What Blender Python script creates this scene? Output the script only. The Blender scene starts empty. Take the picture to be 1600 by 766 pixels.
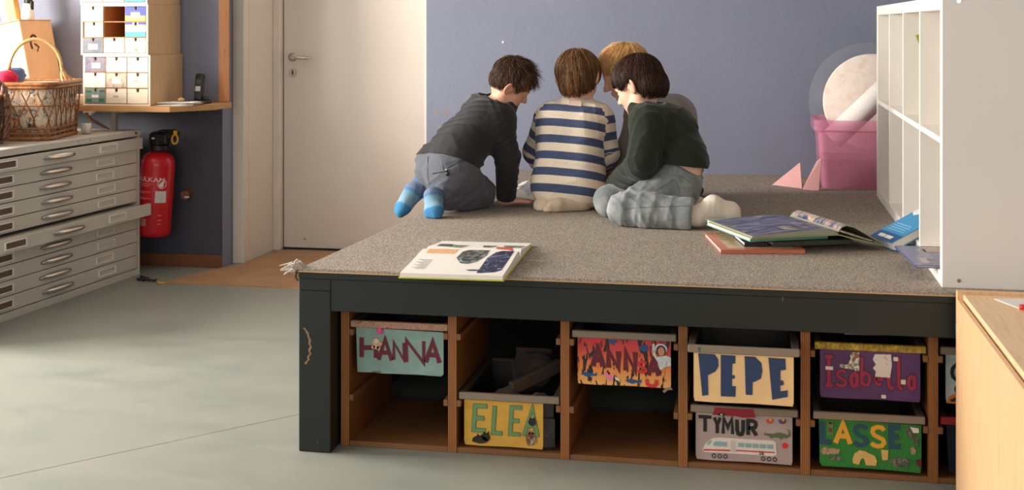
import bpy, bmesh, math, random
import numpy as np
from mathutils import Vector, Matrix, Euler

random.seed(7)
S = bpy.context.scene
COL = S.collection
R = math.radians

# ------------------------------------------------------------------ camera, world, lights, exposure
F_PX, YAW, CAM_H, HOR = 2000.0, math.atan(380 / 2000.0), 1.28, 40.0
cam = bpy.data.cameras.new('camera')
cam.lens = 45.0
cam.sensor_width = 36.0
cam.shift_y = -(383 - HOR) / 1600.0
cam.dof.use_dof = True
cam.dof.focus_distance = 4.6
cam.dof.aperture_fstop = 5.0
cam_o = bpy.data.objects.new('camera', cam)
cam_o.location = (0, 0, CAM_H)
cam_o.rotation_euler = (R(90), 0, YAW)
COL.objects.link(cam_o)
S.camera = cam_o

w = bpy.data.worlds.new('world')
S.world = w
w.use_nodes = True
bg = w.node_tree.nodes['Background']
bg.inputs[0].default_value = (0.86, 0.92, 1.0, 1)
bg.inputs[1].default_value = 0.3


def area(name, loc, rot, sx, sy, power, col):
    l = bpy.data.lights.new(name, 'AREA')
    l.shape = 'RECTANGLE'
    l.size, l.size_y = sx, sy
    l.energy = power
    l.color = col
    o = bpy.data.objects.new(name, l)
    o.location = loc
    o.rotation_euler = rot
    COL.objects.link(o)
    return o


# daylight through the three windows of the left wall and the two behind the camera
WIN_L = [(-0.6, 1.3), (1.6, 1.5), (3.9, 1.5)]
for i, (wy, wl) in enumerate(WIN_L):
    area('window_daylight', (-5.23, wy, 1.85), (0, R(-90), 0), 1.7, wl, [45, 110, 380][i], (1.0, 0.95, 0.885))
for wx in (-1.6, 1.4):
    area('window_daylight', (wx, -3.03, 1.85), (R(90), 0, 0), 1.6, 1.7, 40, (1.0, 0.95, 0.89))

S.view_settings.view_transform = 'Standard'
S.view_settings.look = 'None'
S.view_settings.gamma = 1.0
S.view_settings.use_curve_mapping = False
S.view_settings.exposure = 0.02

# ------------------------------------------------------------------ helpers
ca, sa = math.cos(YAW), math.sin(YAW)


def ray(u, v):
    xc = (u - 800) / F_PX
    return (-sa + xc * ca, ca + xc * sa, (HOR - v) / F_PX)


def at(u, v, Y):
    d = ray(u, v)
    t = Y / d[1]
    return Vector((d[0] * t, Y, CAM_H + d[2] * t))


def lin(c):
    return tuple(((x / 255) / 12.92 if x / 255 <= 0.04045 else ((x / 255 + 0.055) / 1.055) ** 2.4) for x in c) + (1,)


def tag(o, label=None, cat=None, group=None, kind=None):
    if label: o['label'] = label
    if cat: o['category'] = cat
    if group: o['group'] = group
    if kind: o['kind'] = kind
    return o


def empty(name, loc, rz=0.0, label=None, cat=None, group=None, kind=None):
    o = bpy.data.objects.new(name, None)
    o.empty_display_size = 0.05
    o.location = loc
    o.rotation_euler = (0, 0, rz)
    COL.objects.link(o)
    return tag(o, label, cat, group, kind)


def link_mesh(name, me, m, parent=None, smooth=False):
    o = bpy.data.objects.new(name, me)
    if m is not None: me.materials.append(m)
    COL.objects.link(o)
    if parent: o.parent = parent
    if smooth:
        me.polygons.foreach_set('use_smooth', [True] * len(me.polygons))
    return o


def obj(name, bm, m, parent=None, smooth=False, loc=None):
    me = bpy.data.meshes.new(name)
    bmesh.ops.recalc_face_normals(bm, faces=bm.faces[:])
    bm.to_mesh(me)
    bm.free()
    o = link_mesh(name, me, m, parent, smooth)
    if loc is not None: o.location = loc
    return o


def copy_tree(o, parent=None):
    c = o.copy()
    COL.objects.link(c)
    c.parent = parent
    for ch in list(o.children):
        copy_tree(ch, c)
    return c


def BM(): return bmesh.new()


def box(bm, lo, hi, bev=0.0, seg=1, M=None):
    lo, hi = Vector(lo), Vector(hi)
    c, s = (lo + hi) / 2, hi - lo
    mat_ = Matrix.Translation(c) @ Matrix.Diagonal((s.x, s.y, s.z, 1))
    if M is not None: mat_ = M @ mat_
    r = bmesh.ops.create_cube(bm, size=1.0, matrix=mat_)
    if bev > 0:
        ed = list({e for v in r['verts'] for e in v.link_edges})
        bmesh.ops.bevel(bm, geom=ed, offset=bev, segments=seg, profile=0.5, affect='EDGES')


def cyl(bm, a, b, r1, r2=None, n=16, caps=True):
    a, b = Vector(a), Vector(b)
    r2 = r1 if r2 is None else r2
    d = (b - a)
    q = d.to_track_quat('Z', 'Y').to_matrix().to_4x4()
    bmesh.ops.create_cone(bm, cap_ends=caps, cap_tris=False, segments=n, radius1=r1, radius2=r2, depth=d.length,
                          matrix=Matrix.Translation((a + b) / 2) @ q)


def sph(bm, c, r, u=16, v=10, sc=(1, 1, 1), M=None):
    m_ = Matrix.Translation(c) @ (M if M is not None else Matrix.Identity(4)) @ Matrix.Diagonal((sc[0], sc[1], sc[2], 1))
    bmesh.ops.create_uvsphere(bm, u_segments=u, v_segments=v, radius=r, matrix=m_)


def tube(bm, pts, r, n=6, close=False):
    pts = [Vector(p) for p in pts]
    rs = r if isinstance(r, (list, tuple)) else [r] * len(pts)
    up = Vector((0.13, 0.21, 0.97))
    rings = []
    N = len(pts)
    for i, p in enumerate(pts):
        if close:
            t = pts[(i + 1) % N] - pts[i - 1]
        else:
            t = pts[min(i + 1, N - 1)] - pts[max(i - 1, 0)]
        t.normalize()
        x = up.cross(t)
        if x.length < 1e-3: x = Vector((1, 0, 0)).cross(t)
        x.normalize()
        y = t.cross(x)
        rings.append([bm.verts.new(p + (x * math.cos(2 * math.pi * k / n) + y * math.sin(2 * math.pi * k / n)) * rs[i]) for k in range(n)])
    for i in range(N if close else N - 1):
        a, b = rings[i], rings[(i + 1) % N]
        for k in range(n):
            bm.faces.new((a[k], a[(k + 1) % n], b[(k + 1) % n], b[k]))
    if not close:
        bm.faces.new(rings[0][::-1])
        bm.faces.new(rings[-1])


def lathe(bm, prof, c=(0, 0, 0), n=28, M=None):
    rings = []
    c = Vector(c)
    for (r, z) in prof:
        ring = []
        for k in range(n):
            a = 2 * math.pi * k / n
            p = Vector((r * math.cos(a), r * math.sin(a), z))
            if M is not None: p = M @ p
            ring.append(bm.verts.new(p + c))
        rings.append(ring)
    for a, b in zip(rings, rings[1:]):
        for k in range(n):
            bm.faces.new((a[k], a[(k + 1) % n], b[(k + 1) % n], b[k]))
    if prof[0][0] > 1e-4: bm.faces.new(rings[0][::-1])
    if prof[-1][0] > 1e-4: bm.faces.new(rings[-1])


def prism(bm, pts, d):
    """pts: list of 3D points of a planar outline, d: extrusion vector"""
    d = Vector(d)
    a = [bm.verts.new(Vector(p)) for p in pts]
    b = [bm.verts.new(Vector(p) + d) for p in pts]
    bm.faces.new(a)
    bm.faces.new(b[::-1])
    n = len(a)
    for i in range(n):
        bm.faces.new((a[i], b[i], b[(i + 1) % n], a[(i + 1) % n]))


# ------------------------------------------------------------------ materials (all procedural)
MATS = {}


def new_mat(name):
    m = bpy.data.materials.new(name)
    m.use_nodes = True
    nt = m.node_tree
    return m, nt, nt.nodes['Principled BSDF'], nt.nodes, nt.links


def coords(nt, scale=(1, 1, 1), kind='Object'):
    tc = nt.nodes.new('ShaderNodeTexCoord')
    mp = nt.nodes.new('ShaderNodeMapping')
    mp.inputs['Scale'].default_value = scale
    nt.links.new(tc.outputs[kind], mp.inputs[0])
    return mp.outputs[0]


def noise(nt, vec, scale, detail=4, rough=0.55, dist=0.0):
    n = nt.nodes.new('ShaderNodeTexNoise')
    n.inputs['Scale'].default_value = scale
    n.inputs['Detail'].default_value = detail
    n.inputs['Roughness'].default_value = rough
    n.inputs['Distortion'].default_value = dist
    nt.links.new(vec, n.inputs['Vector'])
    return n.outputs['Fac']


def ramp(nt, fac, stops, interp='LINEAR'):
    r = nt.nodes.new('ShaderNodeValToRGB')
    r.color_ramp.interpolation = interp
    e = r.color_ramp.elements
    while len(e) < len(stops): e.new(0.5)
    for i, (p, c) in enumerate(stops):
        e[i].position = p
        e[i].color = c
    nt.links.new(fac, r.inputs[0])
    return r.outputs[0]


def mixc(nt, fac, a, b, mode='MIX'):
    m = nt.nodes.new('ShaderNodeMix')
    m.data_type = 'RGBA'
    m.blend_type = mode
    for sock, val in ((0, fac), (6, a), (7, b)):
        if isinstance(val, (int, float, tuple)):
            m.inputs[sock].default_value = val
        else:
            nt.links.new(val, m.inputs[sock])
    return m.outputs[2]


def bump(nt, b, h, strength=0.3, dist=0.002):
    n = nt.nodes.new('ShaderNodeBump')
    n.inputs['Strength'].default_value = strength
    n.inputs['Distance'].default_value = dist
    nt.links.new(h, n.inputs['Height'])
    nt.links.new(n.outputs[0], b.inputs['Normal'])


def mat(name, col, rough=0.6, var=0.07, scale=6.0, bmp=0.0, bscale=150.0, metal=0.0, spec=0.5, sheen=0.0):
    if name in MATS: return MATS[name]
    m, nt, b, N, L = new_mat(name)
    v = coords(nt)
    c = lin(col)
    lo = tuple(x * (1 - var) for x in c[:3]) + (1,)
    hi = tuple(min(1, x * (1 + var)) for x in c[:3]) + (1,)
    f = noise(nt, v, scale)
    L.new(ramp(nt, f, [(0.3, lo), (0.7, hi)]), b.inputs['Base Color'])
    b.inputs['Roughness'].default_value = rough
    b.inputs['Metallic'].default_value = metal
    b.inputs['Specular IOR Level'].default_value = spec
    if sheen: b.inputs['Sheen Weight'].default_value = sheen
    if bmp: bump(nt, b, noise(nt, v, bscale, 3), bmp, 0.002)
    MATS[name] = m
    return m


def wood(name, c1, c2, axis=0, rough=0.5, fine=60.0, big=5.0, bmp=0.05):
    if name in MATS: return MATS[name]
    m, nt, b, N, L = new_mat(name)
    sc = [1.0, 1.0, 1.0]
    sc[axis] = 0.06
    v = coords(nt, sc)
    f1 = noise(nt, v, big * 4, 3, 0.5, 0.6)
    f2 = noise(nt, v, fine * 3, 4, 0.6)
    c = mixc(nt, f1, lin(c1), lin(c2))
    g = ramp(nt, f2, [(0.3, (0.72, 0.72, 0.72, 1)), (0.6, (1, 1, 1, 1))])
    c = mixc(nt, 0.6, c, g, 'MULTIPLY')
    L.new(c, b.inputs['Base Color'])
    b.inputs['Roughness'].default_value = rough
    bump(nt, b, f2, bmp, 0.001)
    MATS[name] = m
    return m


def ply_edge(name):
    m, nt, b, N, L = new_mat(name)
    v = coords(nt, (1, 1, 1))
    wv = nt.nodes.new('ShaderNodeTexWave')
    wv.bands_direction = 'X'
    wv.inputs['Scale'].default_value = 60
    wv.inputs['Distortion'].default_value = 0.3
    L.new(v, wv.inputs['Vector'])
    c = ramp(nt, wv.outputs['Fac'], [(0.2, lin((92, 54, 22))), (0.6, lin((178, 114, 54)))])
    f = noise(nt, coords(nt, (8, 8, 0.6)), 12)
    c = mixc(nt, 0.5, c, ramp(nt, f, [(0.3, (0.6, 0.6, 0.6, 1)), (0.7, (1, 1, 1, 1))]), 'MULTIPLY')
    L.new(c, b.inputs['Base Color'])
    b.inputs['Roughness'].default_value = 0.6
    return m


def wall_paint(name, col):
    m, nt, b, N, L = new_mat(name)
    v = coords(nt)
    c = lin(col)
    f = noise(nt, v, 1.3, 5)
    base = ramp(nt, f, [(0.3, tuple(x * 0.93 for x in c[:3]) + (1,)), (0.7, tuple(x * 1.06 for x in c[:3]) + (1,))])
    sp = noise(nt, v, 14, 2)
    base = mixc(nt, ramp(nt, sp, [(0.72, (0, 0, 0, 1)), (0.76, (0.5, 0.5, 0.5, 1))]), base, tuple(x * 0.85 for x in c[:3]) + (1,))
    L.new(base, b.inputs['Base Color'])
    b.inputs['Roughness'].default_value = 0.55
    bump(nt, b, noise(nt, v, 60, 5), 0.35, 0.004)
    return m


def linoleum():
    m, nt, b, N, L = new_mat('linoleum')
    v = coords(nt)
    f = noise(nt, coords(nt, (1, 1.9, 1)), 3.0, 8, 0.65, 0.5)
    c = ramp(nt, f, [(0.28, lin((133, 138, 131))), (0.48, lin((142, 145, 136))), (0.62, lin((147, 147, 137))), (0.75, lin((138, 143, 137)))])
    f2 = noise(nt, coords(nt, (0.5, 1.2, 1)), 0.9, 3)
    c = mixc(nt, 0.5, c, ramp(nt, f2, [(0.35, (0.96, 0.96, 0.96, 1)), (0.6, (1, 1, 1, 1))]), 'MULTIPLY')
    sp = noise(nt, v, 45, 2)
    c = mixc(nt, ramp(nt, sp, [(0.74, (0, 0, 0, 1)), (0.78, (0.6, 0.6, 0.6, 1))]), c, lin((122, 124, 116)))
    L.new(c, b.inputs['Base Color'])
    r = ramp(nt, f, [(0.3, (0.36, 0.36, 0.36, 1)), (0.7, (0.5, 0.5, 0.5, 1))])
    L.new(r, b.inputs['Roughness'])
    b.inputs['Specular IOR Level'].default_value = 0.4
    bump(nt, b, noise(nt, v, 120, 3), 0.08, 0.001)
    return m


def carpet_mat():
    m, nt, b, N, L = new_mat('carpet')
    v = coords(nt)
    f = noise(nt, v, 170, 3, 0.75)
    g = noise(nt, v, 2.5, 4)
    c = ramp(nt, f, [(0.32, lin((106, 97, 88))), (0.5, lin((160, 149, 137))), (0.66, lin((198, 188, 175)))])
    c = mixc(nt, 0.6, c, ramp(nt, g, [(0.3, (0.86, 0.85, 0.84, 1)), (0.7, (1, 1, 1, 1))]), 'MULTIPLY')
    L.new(c, b.inputs['Base Color'])
    b.inputs['Roughness'].default_value = 0.95
    b.inputs['Specular IOR Level'].default_value = 0.1
    bump(nt, b, noise(nt, v, 260, 2), 0.8, 0.004)
    return m


def fascia_mat():
    m, nt, b, N, L = new_mat('dark_green_paint')
    v = coords(nt)
    f = noise(nt, v, 5, 5)
    c = ramp(nt, f, [(0.3, lin((15, 21, 16))), (0.7, lin((22, 29, 23)))])
    s = noise(nt, coords(nt, (3, 3, 1)), 9, 6, 0.7)
    c = mixc(nt, ramp(nt, s, [(0.69, (0, 0, 0, 1)), (0.73, (0.8, 0.8, 0.8, 1))]), c, lin((112, 92, 70)))
    L.new(c, b.inputs['Base Color'])
    b.inputs['Roughness'].default_value = 0.55
    bump(nt, b, noise(nt, v, 40, 4), 0.15, 0.002)
    return m


def picture(name, cols, scale=18.0, stretch=(1, 1, 1)):
    m, nt, b, N, L = new_mat(name)
    v = coords(nt, stretch)
    f = noise(nt, v, scale, 5, 0.6, 1.5)
    n = len(cols)
    st = [(0.3 + 0.4 * i / max(1, n - 1), lin(c)) for i, c in enumerate(cols)]
    L.new(ramp(nt, f, st), b.inputs['Base Color'])
    b.inputs['Roughness'].default_value = 0.3
    return m


def fabric(name, col, var=0.15, scale=220, rough=0.9, bmp=0.5, sheen=0.15, col2=None, wear=None):
    if name in MATS: return MATS[name]
    m, nt, b, N, L = new_mat(name)
    v = coords(nt)
    c = lin(col)
    f = noise(nt, v, scale, 3, 0.7)
    base = ramp(nt, f, [(0.3, tuple(x * (1 - var) for x in c[:3]) + (1,)), (0.7, tuple(min(1, x * (1 + var)) for x in c[:3]) + (1,))])
    if wear:
        g = noise(nt, v, 14, 4)
        base = mixc(nt, ramp(nt, g, [(0.42, (0, 0, 0, 1)), (0.68, (0.85, 0.85, 0.85, 1))]), base, lin(wear))
    L.new(base, b.inputs['Base Color'])
    b.inputs['Roughness'].default_value = rough
    b.inputs['Specular IOR Level'].default_value = 0.15
    b.inputs['Sheen Weight'].default_value = sheen
    bump(nt, b, f, bmp, 0.0012)
    MATS[name] = m
    return m


M_BLUE = wall_paint('blue_wall_paint', (124, 129, 148))
M_WHITEWALL = wall_paint('white_wall_paint', (232, 224, 214))
M_FLOOR = linoleum()
M_CARPET = carpet_mat()
M_GREEN = fascia_mat()
M_DOOR = mat('door_paint', (218, 209, 199), 0.4, 0.02, 3, 0.03, 60)
M_FRAME = mat('door_frame_paint', (222, 212, 200), 0.45, 0.03, 5)
M_SHELFWHITE = mat('white_laminate', (242, 236, 228), 0.4, 0.015, 4)
M_PLY = wood('plywood', (116, 70, 28), (146, 94, 43), 2, 0.55, 50, 3)
M_PLYFLOOR = wood('plywood_base', (116, 77, 42), (142, 97, 55), 0, 0.6, 50, 3)
M_PLYEDGE = ply_edge('plywood_edge')
M_BEECH = wood('beech_veneer', (232, 186, 138), (240, 198, 152), 2, 0.42, 40, 2, 0.02)
M_BEECHLIT = wood('beech_lit_top', (246, 204, 158), (250, 214, 172), 1, 0.42, 40, 2, 0.02)  # paler than the doors: light from above put into the colour
M_PINE = wood('pine_board', (190, 138, 84), (214, 164, 108), 0, 0.5, 40, 3)
M_PINEV = wood('pine_strip', (186, 122, 72), (206, 144, 92), 2, 0.5, 40, 3)
M_BIRCHLIT = wood('birch_lit_front', (234, 216, 190), (242, 226, 204), 0, 0.5, 40, 3, 0.03)  # whitened in colour for the strong light on the unit fronts
M_BIRCHSHADE = wood('birch_shaded_side', (222, 180, 132), (234, 198, 154), 2, 0.5, 30, 3, 0.03)  # same birch, tanner: shade of the unlit side put into the colour
M_CAVITY = wood('drawer_cavity', (186, 126, 72), (200, 142, 86), 0, 0.6)
M_SKIRT = wood('brown_skirting', (110, 66, 40), (138, 88, 56), 0, 0.5)
M_STEEL = mat('grey_steel_enamel', (204, 197, 184), 0.42, 0.03, 4, 0.03, 90)
M_CHROME = mat('polished_metal', (205, 200, 194), 0.22, 0.03, 10, metal=1.0)
M_BLACK = mat('black_plastic', (22, 22, 23), 0.4, 0.1)
M_DARK = mat('dark_gap', (14, 12, 11), 0.9, 0.1)
M_PAPER = mat('white_paper', (238, 233, 226), 0.7, 0.03, 20)
M_PAGE = mat('page_paper', (240, 234, 226), 0.5, 0.02, 20)
M_CARD = mat('brown_cardboard', (232, 194, 154), 0.75, 0.05, 12)
M_MAT = mat('brown_hardboard', (172, 132, 96), 0.7, 0.12, 7, 0.1, 60)
M_TRAYGREY = mat('grey_tray_plastic', (136, 122, 106), 0.45, 0.06, 12)
M_RED = mat('red_enamel', (196, 22, 34), 0.25, 0.04)
M_YELLOW = mat('yellow_plastic', (226, 164, 40), 0.4, 0.05)
M_TAN = mat('carpet_backing', (196, 160, 120), 0.8, 0.1)

# ------------------------------------------------------------------ the setting
WY, LX = 6.36, -5.20         # front plane of the back wall, plane of the left wall
CEIL = 2.95


def struct(name, bm, m, parent=None):
    o = obj(name, bm, m, parent)
    if parent is None: tag(o, kind='structure')
    return o


bm = BM(); box(bm, (LX - 0.3, -3.3, -0.12), (3.6, 7.3, 0)); floor = struct('floor', bm, M_FLOOR)
tag(floor, 'grey green linoleum floor')
# weld seam of the linoleum sheets
bm = BM()
tube(bm, [(-2.9, 2.35, 0.0003), (-1.36, 4.14, 0.0)], 0.0010, 4)
obj('weld_seam', bm, mat('seam_line', (160, 158, 147), 0.6), floor)
bm = BM(); box(bm, (LX - 0.3, -3.3, CEIL), (3.6, 7.3, CEIL + 0.12)); struct('ceiling', bm, mat('ceiling_paint', (190, 184, 176), 0.8, 0.02))

# back wall: left piece up to the doorway, right piece behind the platform, lintel, niche
bm = BM(); box(bm, (LX - 0.3, WY, 0), (-2.765, WY + 0.7, CEIL)); wl = struct('wall_back', bm, M_BLUE)
bm = BM(); box(bm, (-1.655, WY, 0), (3.6, WY + 0.7, CEIL)); wr = struct('wall_back_right', bm, M_BLUE)
bm = BM(); box(bm, (-2.765, WY, 2.15), (-1.655, WY + 0.7, CEIL)); struct('wall_back_lintel', bm, M_BLUE)
bm = BM(); box(bm, (-2.80, 7.05, 0), (-1.60, 7.2, 2.2)); struct('wall_niche', bm, M_WHITEWALL)
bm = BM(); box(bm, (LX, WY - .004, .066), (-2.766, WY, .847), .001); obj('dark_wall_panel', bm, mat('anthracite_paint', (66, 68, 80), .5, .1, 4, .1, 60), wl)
# left wall with three window openings, right wall, wall behind the camera
bm = BM()
edges = [-3.3]
for wy, wl_ in WIN_L: edges += [wy - wl_ / 2, wy + wl_ / 2]
edges.append(7.3)
for i in range(0, len(edges), 2): box(bm, (LX - 0.2, edges[i], 0), (LX, edges[i + 1], CEIL))
for wy, wl_ in WIN_L:
    box(bm, (LX - 0.2, wy - wl_ / 2, 0), (LX, wy + wl_ / 2, 0.95))
    box(bm, (LX - 0.2, wy - wl_ / 2, 2.75), (LX, wy + wl_ / 2, CEIL))
struct('wall_left', bm, M_BLUE)
bm = BM(); box(bm, (3.4, -3.3, 0), (3.6, 7.3, CEIL)); struct('wall_right', bm, M_BLUE)
bm = BM()
for a, b_ in ((LX - .2, -2.4), (-0.8, 0.6), (2.2, 3.6)): box(bm, (a, -3.2, 0), (b_, -3.0, CEIL))
for a, b_ in ((-2.4, -0.8), (0.6, 2.2)):
    box(bm, (a, -3.2, 0), (b_, -3.0, 0.95)); box(bm, (a, -3.2, 2.75), (b_, -3.0, CEIL))
struct('wall_front', bm, M_BLUE)

# skirting under the left blue wall and the slim pine strip on its corner
bm = BM(); box(bm, (LX, WY - 0.018, 0), (-2.765, WY, 0.066), 0.003); struct('baseboard_back', bm, M_SKIRT)
bm = BM(); box(bm, (-2.785, WY - 0.008, 0.876), (-2.725, WY, CEIL), 0.002); tr = struct('trim_1', bm, M_PINEV)
bm = BM(); sph(bm, (-2.752, WY - 0.010, 1.145), 0.006, 10, 6); obj('screw', bm, M_CHROME, tr)
# door casing: face board, deep reveal, stop
bm = BM()
box(bm, (-2.765, WY + 0.13, 0), (-2.70, WY + 0.20, 2.15), 0.003)
struct('trim_2', bm, M_FRAME)
bm = BM()
box(bm, (-2.765, WY + 0.20, 0), (-2.70, 7.05, 2.15))
box(bm, (-1.70, WY + 0.13, 0), (-1.655, 7.05, 2.15))
box(bm, (-2.70, WY + 0.13, 2.10), (-1.70, 7.05, 2.15))
struct('trim_3', bm, M_FRAME)
bm = BM()
box(bm, (-2.70, 6.905, 0), (-2.655, 6.96, 2.10), 0.004)
box(bm, (-2.70, 6.93, 0), (-2.672, 7.0, 2.10), 0.002)
struct('trim_4', bm, M_FRAME)
door = empty('door_1', (-2.65, 6.95, 0.0)); tag(door, 'white door with a lever handle', kind='structure')
bm = BM(); box(bm, (0, 0, 0.012), (0.95, 0.04, 2.09), 0.003); obj('door_leaf', bm, M_DOOR, door)
bm = BM()
cyl(bm, (0.055, 0, 1.10), (0.055, -0.008, 1.10), 0.025, n=24)
cyl(bm, (0.055, -0.006, 1.10), (0.055, -0.05, 1.10), 0.009, n=14)
tube(bm, [(0.055, -0.048, 1.10), (0.07, -0.054, 1.10), (0.11, -0.055, 1.098), (0.165, -0.052, 1.096), (0.175, -0.045, 1.096)], [0.010, 0.011, 0.010, 0.009, 0.007], 12)
obj('door_handle', bm, M_CHROME, door, True)
bm = BM(); cyl(bm, (0.055, 0, 1.012), (0.055, -0.006, 1.012), 0.026, n=24); esc = obj('keyhole_plate', bm, M_CHROME, door)
bm = BM(); box(bm, (0.050, -0.0075, 0.998), (0.060, -0.004, 1.026), 0.002); obj('keyhole', bm, M_DARK, esc)
bm = BM(); box(bm, (0.12, -0.006, 0.06), (0.135, 0.002, 0.066)); obj('scuff', bm, M_TRAYGREY, door)
# paint flecks on the right blue wall
bm = BM(); sph(bm, at(786, 66, WY), 0.006, 10, 6, (1, 0.4, 1)); obj('wall_plug', bm, M_PAPER, wr)
for (u, v, r_) in ((683, 176, 0.011), (695, 178, 0.013), (700, 174, 0.008)):
    bm = BM(); p = at(u, v, WY - 0.0005); cyl(bm, p, p + Vector((0, 0.002, 0)), r_, n=9)
    obj('stain', bm, mat('paint_stain', (150, 126, 130), 0.8), wr)
# brown board laid on the floor into the doorway
bm = BM()
pr = [(-2.886, 5.918), (-1.36, 5.90), (-1.36, 6.36), (-1.70, 6.40), (-1.70, 6.90), (-2.652, 6.895), (-2.69, 6.46), (-2.76, 6.34)]
prism(bm, [(x, y, 0.0) for x, y in pr], (0, 0, 0.007))
tag(obj('floor_board', bm, M_MAT), 'thin brown hardboard sheet lying on the floor before the white door', 'floor mat')

# ------------------------------------------------------------------ platform
PX0, PY0, PZ = -1.348, 3.66, 0.55
pf = empty('platform', (PX0, PY0, 0), 0, 'low dark green platform with a grey carpeted top and tray bays in front', 'platform')


def L_(x, y, z): return (x - PX0, y - PY0, z)


def left_x(y): return PX0 + (y - PY0) * 0.062


XR = 1.75
bm = BM()
prism(bm, [L_(left_x(PY0) + 0.004, PY0 - 0.006, 0.544), L_(XR, PY0 - 0.006, 0.544), L_(XR, WY, 0.544), L_(left_x(WY) + 0.004, WY, 0.544)], (0, 0, 0.007))
obj('carpet', bm, M_CARPET, pf)
bm = BM()
prism(bm, [L_(left_x(PY0), PY0 - 0.008, 0.5405), L_(XR, PY0 - 0.008, 0.5405), L_(XR, WY, 0.5405), L_(left_x(WY), WY, 0.5405)], (0, 0, 0.0035))
obj('carpet_backing', bm, M_TAN, pf)
bm = BM()
prism(bm, [L_(left_x(PY0), PY0, 0.521), L_(XR, PY0, 0.521), L_(XR, WY, 0.521), L_(left_x(WY), WY, 0.521)], (0, 0, 0.0195))
obj('top_board', bm, M_GREEN, pf)
bm = BM(); box(bm, L_(PX0 + 0.1002, PY0 + 0.002, 0.4245), L_(XR, PY0 + 0.06, 0.5205), 0.0015); obj('front_rail', bm, M_GREEN, pf)
bm = BM(); box(bm, L_(PX0 + 0.0005, PY0 + 0.001, 0.4845), L_(PX0 + 0.0995, PY0 + 0.08, 0.5205), 0.0015); obj('corner_block', bm, M_GREEN, pf)
bm = BM(); box(bm, L_(PX0, PY0, 0), L_(PX0 + 0.1, PY0 + 0.09, 0.484), 0.0025); leg = obj('leg', bm, M_GREEN, pf)
bm = BM()  # bare-wood scar curving down the leg
pts = []
for i in range(14):
    a = -1.25 + 2.3 * i / 13
    pts.append((0.006 + 0.030 * math.cos(a) * (1 + 0.1 * math.sin(i * 3)), -0.0004, 0.315 - 0.060 * math.sin(a)))
for p, q in zip(pts, pts[1:]):
    wd = 0.0028 + 0.0016 * random.random()
    prism(bm, [(p[0] - wd, p[1], p[2]), (q[0] - wd, q[1], q[2]), (q[0] + wd, q[1], q[2]), (p[0] + wd, p[1], p[2])], (0, 0.001, 0))
obj('bare_scar', bm, mat('bare_wood', (140, 112, 86), 0.8, 0.2, 60), leg)
bm = BM(); prism(bm, [L_(PX0 + 0.005, PY0 + 0.09, 0), L_(PX0 + 0.03, PY0 + 0.09, 0), L_(left_x(WY) + 0.03, WY, 0), L_(left_x(WY) + 0.005, WY, 0)], (0, 0, 0.52)); obj('side_panel', bm, M_GREEN, pf)
bm = BM(); box(bm, L_(-1.2, 5.0, 0), L_(1.7, 5.03, 0.52)); obj('inner_panel', bm, M_GREEN, pf)
# frayed yarn at the carpet corner
bm = BM()
rr = random.Random(3)
for i in range(46):
    a = rr.uniform(2.2, 4.3); l = rr.uniform(0.02, 0.055)
    p0 = Vector((0.008 + rr.uniform(-.006, .006), rr.uniform(-0.005, 0.03), 0.549))
    p1 = p0 + Vector((math.cos(a) * l * .55, rr.uniform(-.02, .01), rr.uniform(0.002, .022)))
    p2 = p0 + Vector((math.cos(a) * l * 1.3, rr.uniform(-.03, .01), rr.uniform(-.016, .014)))
    tube(bm, [p0, p1, p2], [0.0022, 0.002, 0.0012], 4)
o = obj('frayed_yarn', bm, mat('yarn', (190, 182, 170), 0.9), pf); o['kind'] = 'stuff'
bm = BM(); tube(bm, [(-0.002, 0.01, 0.545), (-0.010, 0.008, 0.535), (-0.012, 0.006, 0.52), (-0.004, 0.004, 0.512)], 0.004, 6); obj('carpet_curl', bm, mat('dark_felt', (70, 66, 62), 0.9), pf)

# rack of plywood bays standing under the platform
RY0, RY1 = 3.735, 4.20
POSTS = [-1.24, -0.905, -0.564, -0.219, 0.127, 0.475, 0.82]
PT = 0.027
rack = empty('tray_rack', (POSTS[0], RY0, 0), 0, 'plywood rack of open tray bays under the platform', 'rack')


def K_(x, y, z): return (x - POSTS[0], y - RY0, z)


for x in POSTS:
    bm = BM(); box(bm, K_(x, RY0, 0.0), K_(x + PT, RY1, 0.419), 0.001); d = obj('divider', bm, M_PLY, rack)
    bm = BM(); box(bm, K_(x + 0.0005, RY0 - 0.0015, 0.001), K_(x + PT - 0.0005, RY0 + 0.001, 0.419)); obj('front_edge', bm, M_PLYEDGE, d)
RZ = (0.338, 0.139)
for i, x in enumerate(POSTS):
    for z in RZ:
        for s in (0, 1):
            if (i == 0 and s == 0) or (i == len(POSTS) - 1 and s == 1): continue
            x0 = x + PT if s else x - 0.013
            bm = BM(); box(bm, K_(x0, RY0 - 0.004, z), K_(x0 + 0.013, RY1 - 0.02, z + 0.019), 0.0012); obj('rail', bm, M_PLYFLOOR, rack)
for i in range(len(POSTS) - 1):
    bm = BM(); box(bm, K_(POSTS[i] + PT, RY0 + 0.001, 0.0006), K_(POSTS[i + 1], RY1, 0.016), 0.001); obj('bay_floor', bm, M_PLYFLOOR, rack)

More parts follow.
